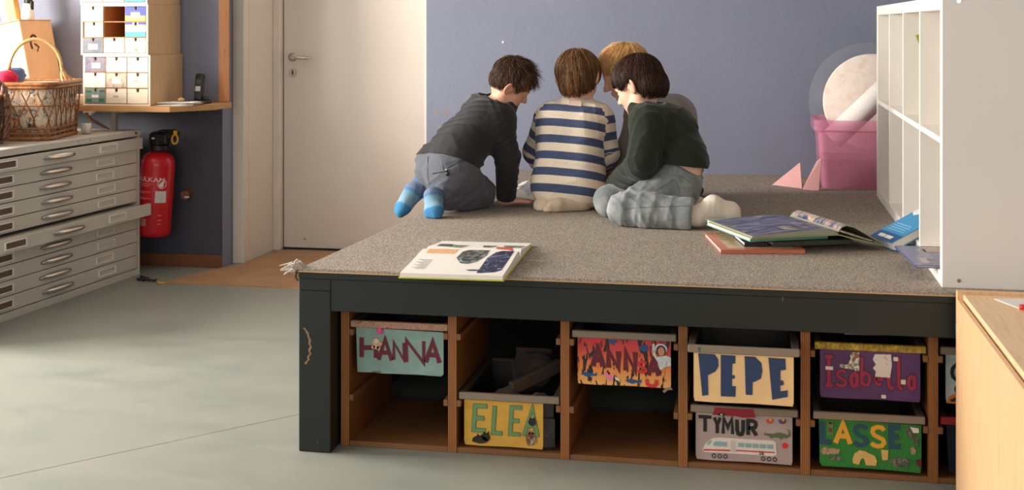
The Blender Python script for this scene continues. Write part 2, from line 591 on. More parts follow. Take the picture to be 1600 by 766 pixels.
# ------------------------------------------------------------------ trays, name cards and their lettering
GLY = {
    'A': [[(0, 1), (.5, 0), (1, 1)], [(.2, .64), (.8, .64)]],
    'N': [[(0, 1), (0, 0), (1, 1), (1, 0)]],
    'H': [[(0, 0), (0, 1)], [(1, 0), (1, 1)], [(0, .52), (1, .48)]],
    'E': [[(1, 0), (0, 0), (0, 1), (1, 1)], [(0, .5), (.8, .5)]],
    'L': [[(0, 0), (0, 1), (1, 1)]],
    'P': [[(0, 1), (0, 0), (.6, 0), (.95, .12), (1, .27), (.9, .45), (.6, .55), (0, .55)]],
    'R': [[(0, 1), (0, 0), (.6, 0), (.9, .1), (.95, .25), (.85, .42), (.6, .5), (.05, .5)], [(.45, .5), (1, 1)]],
    'T': [[(0, 0), (1, 0)], [(.5, 0), (.5, 1)]],
    'Y': [[(0, 0), (.5, .5), (1, 0)], [(.5, .5), (.5, 1)]],
    'M': [[(0, 1), (.08, 0), (.5, .6), (.92, 0), (1, 1)]],
    'U': [[(0, 0), (.03, .7), (.2, .95), (.5, 1), (.8, .95), (.97, .7), (1, 0)]],
    'S': [[(1, .16), (.8, .02), (.45, 0), (.12, .1), (.05, .27), (.2, .43), (.55, .53), (.9, .63), (1, .8), (.82, .96), (.45, 1), (.1, .93), (0, .82)]],
    'I': [[(.5, 0), (.5, 1)], [(0, 0), (1, 0)], [(0, 1), (1, 1)]],
    'a': [[(.95, .0), (.95, 1)], [(.95, .25), (.6, .02), (.2, .15), (.02, .5), (.2, .88), (.6, .98), (.95, .75)]],
    'b': [[(.05, 0), (.05, 1)], [(.05, .72), (.4, .55), (.85, .62), (1, .8), (.8, .98), (.4, 1), (.05, .9)]],
    'e': [[(.05, .5), (.95, .5), (.85, .15), (.5, 0), (.15, .15), (0, .5), (.15, .88), (.5, 1), (.92, .85)]],
    'l': [[(.3, 0), (.35, .9), (.6, 1), (1, .97)]],
    'O': [[(.5 + .5 * math.sin(a), .5 - .5 * math.cos(a)) for a in [i * math.pi / 8 for i in range(17)]]],
    'G': [[(1, .18), (.75, .02), (.4, .02), (.08, .25), (0, .5), (.08, .78), (.4, .98), (.8, .95), (1, .75), (1, .55), (.6, .55)]],
}


class Card:
    """a flat sheet on a tray front: u right, v down, both 0..1; lifts go outward (-Y)"""

    def __init__(s, x0, z1, w, h, y):
        s.x0, s.z1, s.w, s.h, s.y = x0, z1, w, h, y

    def p(s, u, v, lift=0.0):
        return Vector((s.x0 + u * s.w, s.y - lift, s.z1 - v * s.h))

    def poly(s, parent, name, pts, m, lift=0.0008, th=0.0008):
        bm = BM()
        prism(bm, [s.p(u, v, lift) for u, v in pts], (0, th + lift - 0.0001, 0))
        return obj(name, bm, m, parent)

    def disc(s, parent, name, u, v, r, m, lift=0.0008, ry=None, n=14, wob=0.0, seed=0):
        rg = random.Random(seed)
        ry = r if ry is None else ry
        pts = []
        for i in range(n):
            k = 1 + rg.uniform(-wob, wob)
            a = 2 * math.pi * i / n
            pts.append((u + r * k * math.cos(a) / s.w, v + ry * k * math.sin(a) / s.h))
        return s.poly(parent, name, pts, m, lift)

    def letter(s, parent, ch, u0, v0, u1, v1, wd, m, lift=0.0012, slant=0.0, grow=0.0, name='letter'):
        bm = BM()
        wd2 = wd / 2 + grow
        k = 0
        for st in GLY[ch]:
            P = [Vector(((u0 + (u1 - u0) * x + slant * (1 - y)) * s.w, (v0 + (v1 - v0) * y) * s.h)) for x, y in st]
            # keep the stroke inside the letter box
            off = []
            for i in range(len(P)):
                a = P[i] - P[i - 1] if i > 0 else P[1] - P[0]
                b = P[i + 1] - P[i] if i < len(P) - 1 else P[-1] - P[-2]
                a.normalize(); b.normalize()
                n_ = Vector((-(a.y + b.y), a.x + b.x))
                if n_.length < 0.3: n_ = Vector((-b.y, b.x))
                n_.normalize()
                c_ = max(0.45, n_.dot(Vector((-b.y, b.x))))
                off.append(n_ * wd2 / c_)
            if grow:
                P[0] = P[0] - (P[1] - P[0]).normalized() * grow
                P[-1] = P[-1] + (P[-1] - P[-2]).normalized() * grow
            k += 1
            lf = lift + 0.00012 * k
            A, B = [], []
            for q, o_ in zip(P, off):
                for lst, sg in ((A, 1), (B, -1)):
                    t = q + o_ * sg
                    lst.append((bm.verts.new((s.x0 + t.x, s.y - lf, s.z1 - t.y)), bm.verts.new((s.x0 + t.x, s.y, s.z1 - t.y))))
            for i in range(len(P) - 1):
                bm.faces.new((A[i][0], A[i + 1][0], B[i + 1][0], B[i][0]))
                bm.faces.new((A[i][0], A[i + 1][0], A[i + 1][1], A[i][1]))
                bm.faces.new((B[i][0], B[i + 1][0], B[i + 1][1], B[i][1]))
            for e in (0, -1):
                bm.faces.new((A[e][0], B[e][0], B[e][1], A[e][1]))
        return obj(name, bm, m, parent)


def tray(xc, zt, yf, label, tub_m, rim_m, depth=0.42, group=None):
    """open storage tray; xc centre, zt rim top, yf front of the rim"""
    t = empty('storage_tray', (xc, yf, zt - 0.163), 0, label, 'tray', group)
    h, w2, tp = 0.163, 0.1525, 0.016
    bm = BM()

    def ring(x, y0, y1, z): return [(-x, y0, z), (x, y0, z), (x, y1, z), (-x, y1, z)]
    rings = [ring(w2 - 0.026, 0.022, depth - 0.02, 0), ring(w2 - tp, 0.010, depth - 0.010, h - 0.001),
             ring(w2 - tp - 0.003, 0.013, depth - 0.013, h - 0.001), ring(w2 - 0.030, 0.026, depth - 0.024, 0.004)]
    vs = [[bm.verts.new(p) for p in r_] for r_ in rings]
    for a, b in zip(vs, vs[1:]):
        for k in range(4): bm.faces.new((a[k], a[(k + 1) % 4], b[(k + 1) % 4], b[k]))
    bm.faces.new(vs[0][::-1]); bm.faces.new(vs[-1])
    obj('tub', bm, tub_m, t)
    bm = BM()
    box(bm, (-w2, 0, h - 0.021), (w2, 0.0135, h), 0.002)
    obj('rim', bm, rim_m, t)
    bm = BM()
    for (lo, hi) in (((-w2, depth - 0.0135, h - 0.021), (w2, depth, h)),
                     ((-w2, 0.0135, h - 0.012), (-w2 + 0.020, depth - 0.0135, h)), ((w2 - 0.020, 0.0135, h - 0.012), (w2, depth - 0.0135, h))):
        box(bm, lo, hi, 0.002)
    obj('side_rim', bm, mat('shaded_tray_plastic', (84, 75, 66), .5), t)  # side rims darkened in colour for the shade inside the bay
    return t


def card(t, m, x0=-0.137, w_=0.274, h_=0.137, z1=0.1405, y=0.0085, name='name_card', pts=None):
    c = Card(x0, z1, w_, h_, y)
    o = c.poly(t, name, pts or [(0, 0), (1, 0), (1, .93), (.99, 1), (.6, .985), (.2, 1), (.01, .99), (0, .9)], m, 0.0, 0.0012)
    return c, o


BAY = [(POSTS[i] + PT + POSTS[i + 1]) / 2 for i in range(len(POSTS) - 1)]
ZT, ZB = 0.382, 0.181
YF = RY0 + 0.004
fl = lambda n, c: mat(n, c, 0.6, 0.06, 30)
C_MAROON, C_NAVY, C_BLK, C_WHT = fl('maroon_paper', (98, 22, 38)), fl('navy_paper', (36, 58, 96)), fl('black_ink', (24, 24, 24)), fl('white_sticker', (222, 214, 204))
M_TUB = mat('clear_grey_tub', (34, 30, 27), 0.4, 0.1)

# bay 1, top: teal card, maroon letters
t = tray(BAY[0], ZT, YF, 'upper tray in the leftmost bay with teal card and maroon cut letters', M_TUB, picture('floral_tape', [(120, 60, 54), (172, 128, 108), (186, 146, 122), (126, 50, 48)], 90))
c, o = card(t, mat('teal_card', (130, 158, 151), 0.7, 0.1, 25), pts=[(0, 0), (1, .03), (1, .95), (.97, 1), (.7, .985), (.3, 1), (.2, .985), (.015, .995)])
for ch, a, b, d, e, wd in (('H', .065, .22, .23, .66, .014), ('A', .26, .24, .41, .70, .013), ('N', .435, .30, .55, .68, .010), ('N', .58, .24, .775, .72, .011), ('A', .80, .24, .955, .70, .014)):
    c.letter(o, ch, a, b, d, e, wd, C_MAROON)
bm = BM(); sph(bm, c.p(.275, .05, .004), 0.010, 14, 8, (1, .5, 1)); obj('pink_button', bm, mat('pink_plastic', (226, 70, 140), 0.4), t)
g = fl('gingerbread_sticker', (206, 170, 128))
k = c.disc(o, 'sticker', .235, .30, .012, g, .0028, n=12)
for (u, v, r_) in ((.20, .42, .006), (.26, .44, .006), (.205, .33, .005), (.285, .34, .005), (.235, .40, .010)): c.disc(k, 'sticker_limb', u, v, r_, g, .0026, n=9)
c.disc(k, 'sticker_icing', .235, .29, .006, C_WHT, .0034, n=9)
c.poly(o, 'torn_edge', [(.18, .985), (.2, .955), (.24, .96), (.27, .95), (.29, .985)], fl('torn_paper', (110, 90, 66)), .0008)

# bay 2, bottom: yellow card, green outlined letters, cat cut-outs, tray full of things
t = tray(BAY[1], ZB, YF, 'lower tray with yellow card, green letters and cat cut-outs', M_TUB, M_TRAYGREY)
c, o = card(t, mat('yellow_card', (206, 160, 62), 0.7, 0.08, 25), w_=0.240)
G1, G2 = fl('green_pencil', (64, 104, 74)), fl('green_fill', (104, 142, 92))
for ch, a, b, d, e, wd in (('E', .12, .13, .27, .66, .011), ('L', .37, .12, .48, .70, .010), ('E', .585, .12, .71, .70, .010), ('A', .76, .10, .93, .72, .010)):
    c.letter(o, ch, a, b, d, e, wd, G1, .001, slant=.02, grow=.0016, name='letter_outline')
    c.letter(o, ch, a, b, d, e, wd, G2, .0017, slant=.02)
FUR, FUR2 = picture('cat_fur', [(20, 18, 17), (34, 30, 27), (70, 60, 52)], 60), picture('cat_fur_brown', [(24, 20, 18), (120, 84, 56), (206, 190, 170)], 50)
for (u, v, r_, ry, m_) in ((.20, .86, .024, .012, FUR), (.28, .80, .012, .012, FUR), (.865, .42, .012, .011, FUR), (.85, .78, .016, .021, FUR2)):
    k = c.disc(o, 'cat_sticker', u, v, r_, m_, .0026, ry, 12, .12, int(u * 99))
    for s in (-1, 1): c.poly(k, 'ear', [(u + s * .02 - .018, v - ry * .7 / c.h), (u + s * .03, v - ry * 1.5 / c.h), (u + s * .02 + .018, v - ry * .7 / c.h)], m_, .0026)
k = card(t, FUR, x0=.104, w_=.034, h_=.085, z1=.096, name='cat_photo')[1]

# bay 3, top: tiger flame card
def flames():
    m, nt, b, N, L = new_mat('tiger_flame_card')
    v = coords(nt, (1, 1, 1))
    sx = nt.nodes.new('ShaderNodeSeparateXYZ'); L.new(v, sx.inputs[0])
    mr = nt.nodes.new('ShaderNodeMapRange'); mr.inputs[1].default_value = 0.0; mr.inputs[2].default_value = 0.14
    L.new(sx.outputs['Z'], mr.inputs[0])
    grad = ramp(nt, mr.outputs[0], [(0.0, lin((232, 176, 96))), (0.45, lin((226, 124, 62))), (0.75, lin((204, 70, 60))), (1.0, lin((190, 50, 58)))])
    f = noise(nt, coords(nt, (1, 1, .30)), 75, 2, 0.5, 0.9)
    L.new(mixc(nt, ramp(nt, f, [(0.56, (0, 0, 0, 1)), (0.585, (1, 1, 1, 1))]), grad, lin((36, 28, 26))), b.inputs['Base Color'])
    b.inputs['Roughness'].default_value = .5
    return m


t = tray(BAY[2], ZT, YF, 'upper tray with a red and orange tiger striped card', M_TUB, M_TRAYGREY)
c, o = card(t, flames())
C_RED, C_FISH = fl('red_sticker', (206, 46, 48)), fl('blue_fish', (34, 78, 132))
for ch, a, b, d, e, wd in (('A', .165, .20, .275, .60, .017), ('N', .335, .26, .44, .62, .016), ('N', .52, .26, .62, .66, .016), ('A', .76, .38, .87, .74, .015)): c.letter(o, ch, a, b, d, e, wd, C_MAROON)
c.letter(o, 'S', .655, .46, .735, .68, .008, C_RED, .0020)
c.disc(o, 'red_patch', .21, .05, .017, C_RED, .0016, .008, 9, .2, 4)
c.poly(o, 'blue_patch', [(.33, .02), (.42, .02), (.43, .06), (.37, .12), (.34, .08)], C_FISH, .0016)
c.poly(o, 'blue_patch', [(.66, .13), (.75, .09), (.765, .20), (.70, .25), (.69, .21), (.665, .20)], C_FISH, .0016)
for (u, v) in ((.12, .78), (.60, .88)): c.poly(o, 'fish', [(u - .09, v), (u - .03, v - .05), (u + .06, v - .01), (u + .09, v - .05), (u + .085, v + .03), (u + .03, v + .03), (u - .01, v + .06), (u - .05, v + .03)], C_FISH, .0016)
c.poly(o, 'pink_patch', [(.28, .75), (.31, .70), (.34, .78), (.39, .74), (.385, .88), (.34, .90), (.31, .84)], fl('pink_sticker', (226, 130, 150)), .0016)
c.poly(o, 'white_patch', [(.40, .80), (.44, .83), (.46, .90), (.41, .87)], C_WHT, .0016)
c.letter(o, 'U', .745, .83, .85, .96, .010, C_RED, .0018, name='red_patch')
k = c.poly(o, 'photo_cutout', [(.80, .08), (.825, .06), (.83, .22), (.85, .34), (.95, .30), (1.0, .34), (1.0, .52), (.955, .53), (.885, .62), (.86, .44), (.81, .30)], picture('print_shirt', [(150, 176, 190), (214, 216, 214), (120, 140, 130)], 70), .0022)
c.disc(k, 'printed_hat', .895, .16, .018, fl('pale_hat', (196, 204, 212)), .0030, .015)
c.disc(k, 'printed_hair', .895, .20, .0145, fl('brown_hair_print', (58, 36, 28)), .0034, .016)
c.disc(k, 'printed_face', .898, .215, .0095, fl('face_print', (196, 138, 108)), .0038, .013)
c.poly(t, 'loose_tape', [(.91, 1.06), (.95, .985), (1.0, .97), (1.02, 1.02), (.97, 1.03), (.93, 1.10)], M_TRAYGREY, .001)

# bay 4, top: cream card with navy letters, pulled out
t = tray(BAY[3], ZT + 0.003, 3.615, 'upper tray pulled out with cream card and big navy letters', M_TUB, M_TRAYGREY)
c, o = card(t, mat('cream_card', (230, 194, 142), 0.7, 0.05, 25))
for pts in ([(68, 105), (165, 112), (185, 140), (188, 180), (170, 210), (125, 232), (128, 345), (92, 350)],
            [(200, 115), (285, 122), (285, 165), (268, 168), (266, 232), (282, 234), (282, 250), (266, 255), (266, 295), (288, 297), (285, 357), (200, 353)],
            [(338, 125), (400, 130), (435, 165), (442, 210), (432, 255), (400, 270), (385, 275), (384, 348), (345, 345)],
            [(475, 135), (573, 143), (576, 205), (545, 210), (545, 265), (562, 268), (564, 290), (543, 297), (545, 328), (586, 322), (586, 360), (497, 375)]):
    c.poly(o, 'letter', [((x - 42) / 578, (y - 100 - (x - 42) * .06) / 281) for x, y in pts], C_NAVY, .0012)
c.poly(t, 'green_paint', [(.04, -.13), (.075, -.13), (.07, -.03), (.05, -.04)], G1, .0088)

# bay 4, bottom: lilac card with train
t = tray(BAY[3], ZB, YF, 'lower tray with lilac card, black letters and a drawn white train', M_TUB, M_TRAYGREY)
c, o = card(t, mat('lilac_card', (172, 154, 152), 0.7, 0.06, 25))
for ch, a, b, d, e, wd in (('T', .03, .09, .165, .40, .010), ('Y', .195, .09, .255, .42, .010), ('M', .285, .10, .385, .42, .010), ('U', .43, .11, .495, .42, .011), ('R', .545, .12, .63, .42, .011)): c.letter(o, ch, a, b, d, e, wd, C_BLK)
k = c.poly(o, 'train', [(.07, .80), (.10, .66), (.17, .54), (.24, .51), (.80, .51), (.83, .54), (.84, .80), (.80, .83), (.10, .83)], C_WHT, .0016)
GL = fl('train_glass', (140, 172, 176))
c.poly(k, 'train_window', [(.11, .66), (.16, .56), (.17, .60), (.14, .68)], GL, .0022)
c.poly(k, 'train_window', [(.18, .64), (.21, .59), (.33, .59), (.33, .69), (.19, .69)], GL, .0022)
for i in range(5): c.poly(k, 'train_window', [(.44 + i * .075, .59), (.505 + i * .075, .59), (.505 + i * .075, .68), (.44 + i * .075, .68)], GL, .0022)
c.poly(k, 'train_door', [(.365, .55), (.42, .55), (.42, .80), (.365, .80)], fl('train_door_white', (196, 190, 182)), .0020)
c.poly(k, 'train_stripe', [(.08, .77), (.36, .75), (.36, .78), (.08, .80)], C_RED, .0024)
c.poly(k, 'train_stripe', [(.42, .745), (.82, .74), (.82, .765), (.42, .77)], C_RED, .0024)
c.letter(k, 'I', .66, .76, .68, .81, .0018, C_BLK, .0028, name='train_mark')
c.letter(k, 'E', .69, .76, .71, .81, .0018, C_BLK, .0028, name='train_mark')
for u in (.19, .25, .31, .70, .76, .82): c.letter(k, 'O', u - .018, .86, u + .018, .94, .002, C_BLK, .0016, name='train_wheel')
cr = c.poly(o, 'crocodile', [(.71, .36), (.80, .37), (.86, .33), (.92, .35), (.955, .38), (.965, .30), (.94, .25), (.975, .28), (.985, .38), (.95, .44), (.90, .44), (.89, .48), (.86, .44), (.80, .44), (.78, .47), (.76, .42), (.71, .40)], fl('croc_green', (86, 106, 66)), .0016)
c.disc(o, 'red_dot', .925, .60, .0085, C_RED, .0016)
for (u, v, cols) in ((.77, .10, (190, 84, 60)), (.90, .09, (84, 70, 110))):
    k = c.disc(o, 'sticker', u, v, .010, fl('sticker_%d' % cols[0], cols), .0016, .007, 9, .25, 5)
    c.disc(k, 'sticker_dot', u + .005, v - .03, .004, M_YELLOW, .0022, n=8)
c.poly(t, 'red_tape', [(.20, -.14), (.60, -.14), (.62, .03), (.48, .045), (.42, .02), (.18, .02)], mat('red_tape', (140, 20, 38), 0.5), .0096)
k = c.disc(t, 'bug_sticker', .27, -.0, .011, C_BLK, .0118, .004, 10); c.disc(k, 'bug_spot', .27, -.0, .004, fl('lime_dot', (150, 200, 60)), .0122, .003, 8)

# bay 5, top: purple card
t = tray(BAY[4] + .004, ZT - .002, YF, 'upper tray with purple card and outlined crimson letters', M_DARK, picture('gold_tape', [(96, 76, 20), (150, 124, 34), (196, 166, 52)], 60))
c, o = card(t, mat('purple_card', (88, 54, 104), 0.7, 0.1, 25))
CR = fl('crimson_fill', (150, 36, 72))
for ch, a, b, d, e, wd in (('I', .05, .14, .13, .74, .011), ('S', .17, .42, .26, .74, .009), ('a', .31, .46, .375, .74, .011), ('b', .415, .12, .50, .70, .009), ('e', .555, .46, .62, .68, .008),
                           ('l', .66, .12, .74, .74, .010), ('l', .765, .10, .83, .74, .010), ('a', .88, .46, .945, .74, .010)):
    c.letter(o, ch, a, b, d, e, wd, C_BLK, .001, grow=.0014, name='letter_outline')
    c.letter(o, ch, a, b, d, e, wd, CR, .0017)
c.poly(o, 'torn_flower_sticker', [(.20, .30), (.24, .28), (.28, .29), (.31, .16), (.30, .12), (.33, .02), (.395, .02), (.395, .40), (.36, .41), (.32, .38), (.20, .36)], picture('flower_print', [(226, 220, 210), (226, 220, 210), (70, 110, 74), (190, 70, 50)], 70), .003)
c.poly(o, 'torn_fairy_sticker', [(.55, .05), (.71, .04), (.72, .26), (.70, .52), (.55, .51), (.56, .40), (.53, .34), (.56, .26), (.53, .16)], picture('fairy_print', [(226, 220, 214), (218, 210, 206), (222, 216, 210), (190, 70, 60)], 45), .003)
for (u, v, a, b) in ((.055, .345, .075, .07), (.735, .09, .045, .08), (.81, .55, .045, .09), (.615, .88, .045, .07)): c.poly(o, 'tape_scrap', [(u, v), (u + a, v), (u + a, v + b), (u, v + b)], C_WHT, .003)
bm = BM(); prism(bm, [(-.06, .16, .150), (.05, .16, .152), (.045, .20, .19), (-.02, .20, .188)], (0, .002, 0)); tag(obj('paper_sheet', bm, M_PAPER, None, loc=t.location), 'white paper sheet sticking up inside the purple fronted tray', 'paper')

# bay 5, bottom: corrugated green card
t = tray(BAY[4], ZB + .004, YF - .012, 'lower tray with corrugated green card, yellow and blue letters', M_TUB, M_TRAYGREY)
m_, nt, b_, N, Lk = new_mat('corrugated_green')
wv = nt.nodes.new('ShaderNodeTexWave'); wv.inputs['Scale'].default_value = 70; Lk.new(coords(nt), wv.inputs['Vector'])
Lk.new(ramp(nt, wv.outputs['Fac'], [(0, lin((30, 108, 36))), (1, lin((58, 152, 62)))]), b_.inputs['Base Color']); bump(nt, b_, wv.outputs['Fac'], .8, .002)
c, o = card(t, m_, w_=.280, pts=[(0, 0), (1, .02), (1, .72), (.99, 1), (.6, .97), (.2, .97), (.03, .97), (.01, .9)])
YL, BL = fl('yellow_letter', (224, 160, 48)), fl('blue_letter', (28, 72, 92))
for ch, a, b, d, e, wd, m2 in (('L', .035, .05, .125, .47, .015, BL), ('A', .165, .06, .31, .48, .014, YL), ('S', .35, .10, .47, .50, .012, BL), ('S', .52, .10, .64, .50, .012, YL), ('E', .71, .09, .80, .48, .015, BL)): c.letter(o, ch, a, b, d, e, wd, m2)
k = c.poly(o, 'photo_tag', [(.085, .03), (.14, .03), (.14, .32), (.085, .32)], fl('olive_tag', (92, 122, 74)), .0020)
c.poly(k, 'tag_mark', [(.095, .05), (.13, .05), (.13, .09), (.095, .09)], C_BLK, .0030); c.poly(k, 'tag_mark', [(.095, .17), (.13, .17), (.13, .26), (.095, .26)], fl('brown_mark', (92, 60, 44)), .0030)
OY = fl('ochre_patch', (214, 176, 104))
c.poly(o, 'ochre_patch', [(.33, .82), (.35, .68), (.40, .60), (.46, .62), (.50, .66), (.55, .70), (.57, .80), (.56, .90), (.46, .90), (.45, .80), (.43, .75), (.41, .80), (.395, .90), (.34, .88)], OY, .0018)
c.poly(o, 'ochre_patch', [(.61, .56), (.68, .57), (.675, .76), (.64, .78), (.62, .76)], OY, .0018)
MICE, INS = picture('animal_print', [(60, 40, 34), (168, 134, 108), (200, 170, 140)], 60), picture('insect_print', [(30, 32, 28), (84, 84, 72), (150, 148, 130)], 70)
c.disc(o, 'mouse_sticker', .07, .66, .014, MICE, .0020, .011, 11, .15, 2); c.disc(o, 'mouse_sticker', .15, .65, .016, MICE, .0022, .009, 11, .2, 3)
c.disc(o, 'grey_sticker', .17, .80, .018, INS, .0020, .006, 11, .3, 4)
c.poly(o, 'bird_sticker', [(.85, .08), (.90, .05), (.98, .08), (.98, .16), (.92, .20), (.98, .30), (.96, .45), (.91, .30), (.85, .22)], INS, .0022)
c.poly(o, 'white_sticker', [(.89, .06), (.97, .08), (.975, .17), (.92, .18)], C_WHT, .0030)
c.disc(o, 'shell_sticker', .915, .55, .008, MICE, .0022, .010, 9, .2, 6)
c.disc(o, 'beetle_sticker', .79, .79, .030, INS, .0024, .015, 14, .22, 7)
c.poly(o, 'torn_corner', [(.94, .74), (1.0, .70), (1.0, .90), (.96, .84)], C_MAROON, .0022)

# bay 6: pale card with a digger above, red rimmed dark tray below, both half behind the cupboard
t = tray(BAY[5], ZT - .001, YF, 'upper tray with pale grey card and an orange digger, beside the beech cupboard', M_TUB, M_TRAYGREY)
c, o = card(t, mat('pale_card', (186, 194, 188), 0.7, 0.05, 25))
c.letter(o, 'G', .06, .18, .18, .52, .010, C_BLK)
k = c.poly(o, 'digger_sticker', [(.01, .98), (.03, .86), (.09, .78), (.16, .80), (.2, .95), (.18, 1.0)], fl('orange_digger', (214, 112, 34)), .0018)
c.poly(k, 'digger_cab', [(.04, .92), (.11, .84), (.14, .90), (.06, .96)], C_BLK, .0026); c.letter(k, 'O', .09, .62, .15, .78, .004, C_BLK, .0022, name='digger_arm')
tray(BAY[5], ZB + .004, YF, 'lower tray with dark blue tub and red rim, beside the beech cupboard', mat('navy_tub', (24, 34, 52), 0.45), mat('red_rim', (150, 34, 34), 0.45))

# things lying in the open yellow tray
def lump(name, cpos, rad, m, label, cat, seed, rz=0.0, flat=1.0):
    bm = BM(); bmesh.ops.create_icosphere(bm, subdivisions=3, radius=1.0)
    rg = random.Random(seed); ph = [rg.uniform(0, 6) for _ in range(6)]
    for v in bm.verts:
        p = v.co.copy()
        k = 1 + .10 * math.sin(5 * p.x + ph[0]) * math.sin(4 * p.y + ph[1]) + .07 * math.sin(9 * p.z + ph[2] + 3 * p.x) + .05 * math.sin(13 * p.y + ph[3])
        v.co = Vector((p.x * rad[0], p.y * rad[1], p.z * rad[2] * (flat if p.z < 0 else 1))) * k
    o = obj(name, bm, m, None, True, cpos); o.rotation_euler = (0, 0, rz)
    return tag(o, label, cat)


FELT = fabric('beige_felt', (78, 66, 55))
lump('felt_bag', (BAY[1] + .03, 4.01, .190), (.068, .08, .050), FELT, 'crumpled beige felt bag inside the yellow fronted tray', 'bag', 3, .5)
lump('felt_slipper', (BAY[1] - .02, 3.825, .140), (.046, .052, .036), FELT, 'rounded beige slipper toe at the front of the yellow fronted tray', 'slipper', 5, .2)
bm = BM(); box(bm, (-.012, -.10, -.02), (.012, .10, .02), .004); o = obj('wooden_lath', bm, mat('grey_wood', (84, 70, 56), .8)); o.location = (BAY[1] + .056, 3.90, .195); o.rotation_euler = (R(12), 0, R(-42)); tag(o, 'flat wooden lath leaning across the yellow fronted tray', 'lath')
bm = BM(); box(bm, (-.06, -.004, 0), (.06, .004, .1), .002); o = obj('board_box', bm, mat('brown_board', (94, 74, 58), .8)); o.location = (BAY[1] + .01, 4.128, .125); tag(o, 'dark brown board standing at the back of the yellow fronted tray', 'board')
lump('grey_cloth', (BAY[1] + .075, 3.83, .135), (.034, .04, .028), fabric('grey_cloth', (72, 64, 56)), 'small grey cloth at right inside the yellow fronted tray', 'cloth', 9)
# ------------------------------------------------------------------ white cube shelf standing on the platform
SX, SY0, SY1, SZ0, SZ1 = 0.51, 3.72, 5.665, 0.551, 1.362
SD = 0.39
sh = empty('cube_shelf', (SX, SY0, SZ0), 0, 'tall white cube shelf of eight open cells standing on the grey carpet', 'shelf')


def Q_(x, y, z): return (x - SX, y - SY0, z - SZ0)


OT = 0.038
for nm, lo, hi in (('end_panel', (SX, SY0, SZ0), (SX + SD, SY0 + OT, SZ1)), ('end_panel', (SX, SY1 - OT, SZ0), (SX + SD, SY1, SZ1)),
                   ('top_panel', (SX, SY0 + OT, SZ1 - OT), (SX + SD, SY1 - OT, SZ1)), ('bottom_panel', (SX, SY0 + OT, SZ0), (SX + SD, SY1 - OT, SZ0 + OT)),
                   ('middle_shelf', (SX + .001, SY0 + OT, .948), (SX + SD, SY1 - OT, .966)), ('back_panel', (SX + SD - .004, SY0 + OT, SZ0 + OT), (SX + SD, SY1 - OT, SZ1 - OT))):
    bm = BM(); box(bm, Q_(*lo), Q_(*hi), 0.0012); p = obj(nm, bm, M_SHELFWHITE, sh)
    if nm == 'end_panel' and lo[1] == SY0: ep = p
CELLY = [SY0 + OT + (SY1 - SY0 - 2 * OT) * k / 4 for k in (1, 2, 3)]
for y in CELLY:
    for z0, z1 in ((SZ0 + OT, .948), (.966, SZ1 - OT)):
        bm = BM(); box(bm, Q_(SX + .001, y - .008, z0), Q_(SX + SD - .004, y + .008, z1), .001); obj('upright', bm, M_SHELFWHITE, sh)
for x, z in ((.555, .572), (.555, 1.348)):
    bm = BM(); cyl(bm, Q_(x, SY0 - .0015, z), Q_(x, SY0 + .004, z), .0055, n=12); obj('screw', bm, M_CHROME, ep)
bm = BM(); box(bm, (0, 0, 0), (.10, .12, .05), .004); o = obj('wooden_box', bm, M_PINE, None, loc=(.56, 4.62, SZ1)); tag(o, 'small wooden box on top of the white cube shelf', 'box')

# ------------------------------------------------------------------ beech cupboard in front of it, doors facing left
CX, CY1, CY0, CZ = 0.549, 3.605, 1.75, 0.557
cb = empty('beech_cupboard', (CX, CY0, 0), 0, 'pale beech cupboard with plain doors in front of the white shelf', 'cupboard')


def C_(x, y, z): return (x - CX, y - CY0, z)


bm = BM(); box(bm, C_(CX - .016, CY1, 0.0), C_(CX + .60, CY1 + .018, CZ + .009), .0015); obj('end_panel', bm, M_BEECH, cb)
bm = BM(); box(bm, C_(CX, CY0, CZ - .019), C_(CX + .60, CY1 - .0005, CZ), .0015); obj('top_panel', bm, M_BEECHLIT, cb)
bm = BM(); box(bm, C_(CX + .004, CY0, 0.0), C_(CX + .60, CY0 + .018, CZ - .02), .0015); obj('end_panel', bm, M_BEECH, cb)
bm = BM(); box(bm, C_(CX + .58, CY0 + .018, .0), C_(CX + .60, CY1, CZ - .02)); obj('back_panel', bm, M_BEECH, cb)
bm = BM(); box(bm, C_(CX + .004, CY0 + .018, .03), C_(CX + .58, CY1 - .001, .05)); obj('bottom_panel', bm, M_BEECH, cb)
DOORY = [CY1 - .004, 2.985, 2.37, CY0 + .003]
for a, b_ in zip(DOORY, DOORY[1:]):
    bm = BM(); box(bm, C_(CX - .018, b_ + .0015, .03), C_(CX - .0050, a - .0015, CZ - .012), .0015); dr = obj('door', bm, M_BEECH, cb)
    if a == DOORY[0]: bm = BM(); box(bm, C_(CX - .0195, a - .004, .447), C_(CX - .0145, a + .010, .483), .001); obj('hinge', bm, M_CHROME, dr)
mk = empty('marker_pen', (.66, 3.43, CZ + .0085), R(8), 'red felt marker pen lying on the beech cupboard', 'pen')
bm = BM(); cyl(bm, (0, 0, 0), (.03, 0, 0), .0075, n=14); obj('cap', bm, M_RED, mk, True)
bm = BM(); cyl(bm, (.031, 0, 0), (.13, 0, 0), .0085, n=14); obj('barrel', bm, M_RED, mk, True)
bm = BM(); prism(bm, [(.62, 3.56, CZ), (.78, 3.59, CZ), (.80, 3.40, CZ), (.69, 3.38, CZ)], (0, 0, .0012)); tag(obj('paper_sheet', bm, M_PAPER), 'white paper sheet on the beech cupboard beneath the red marker', 'paper')

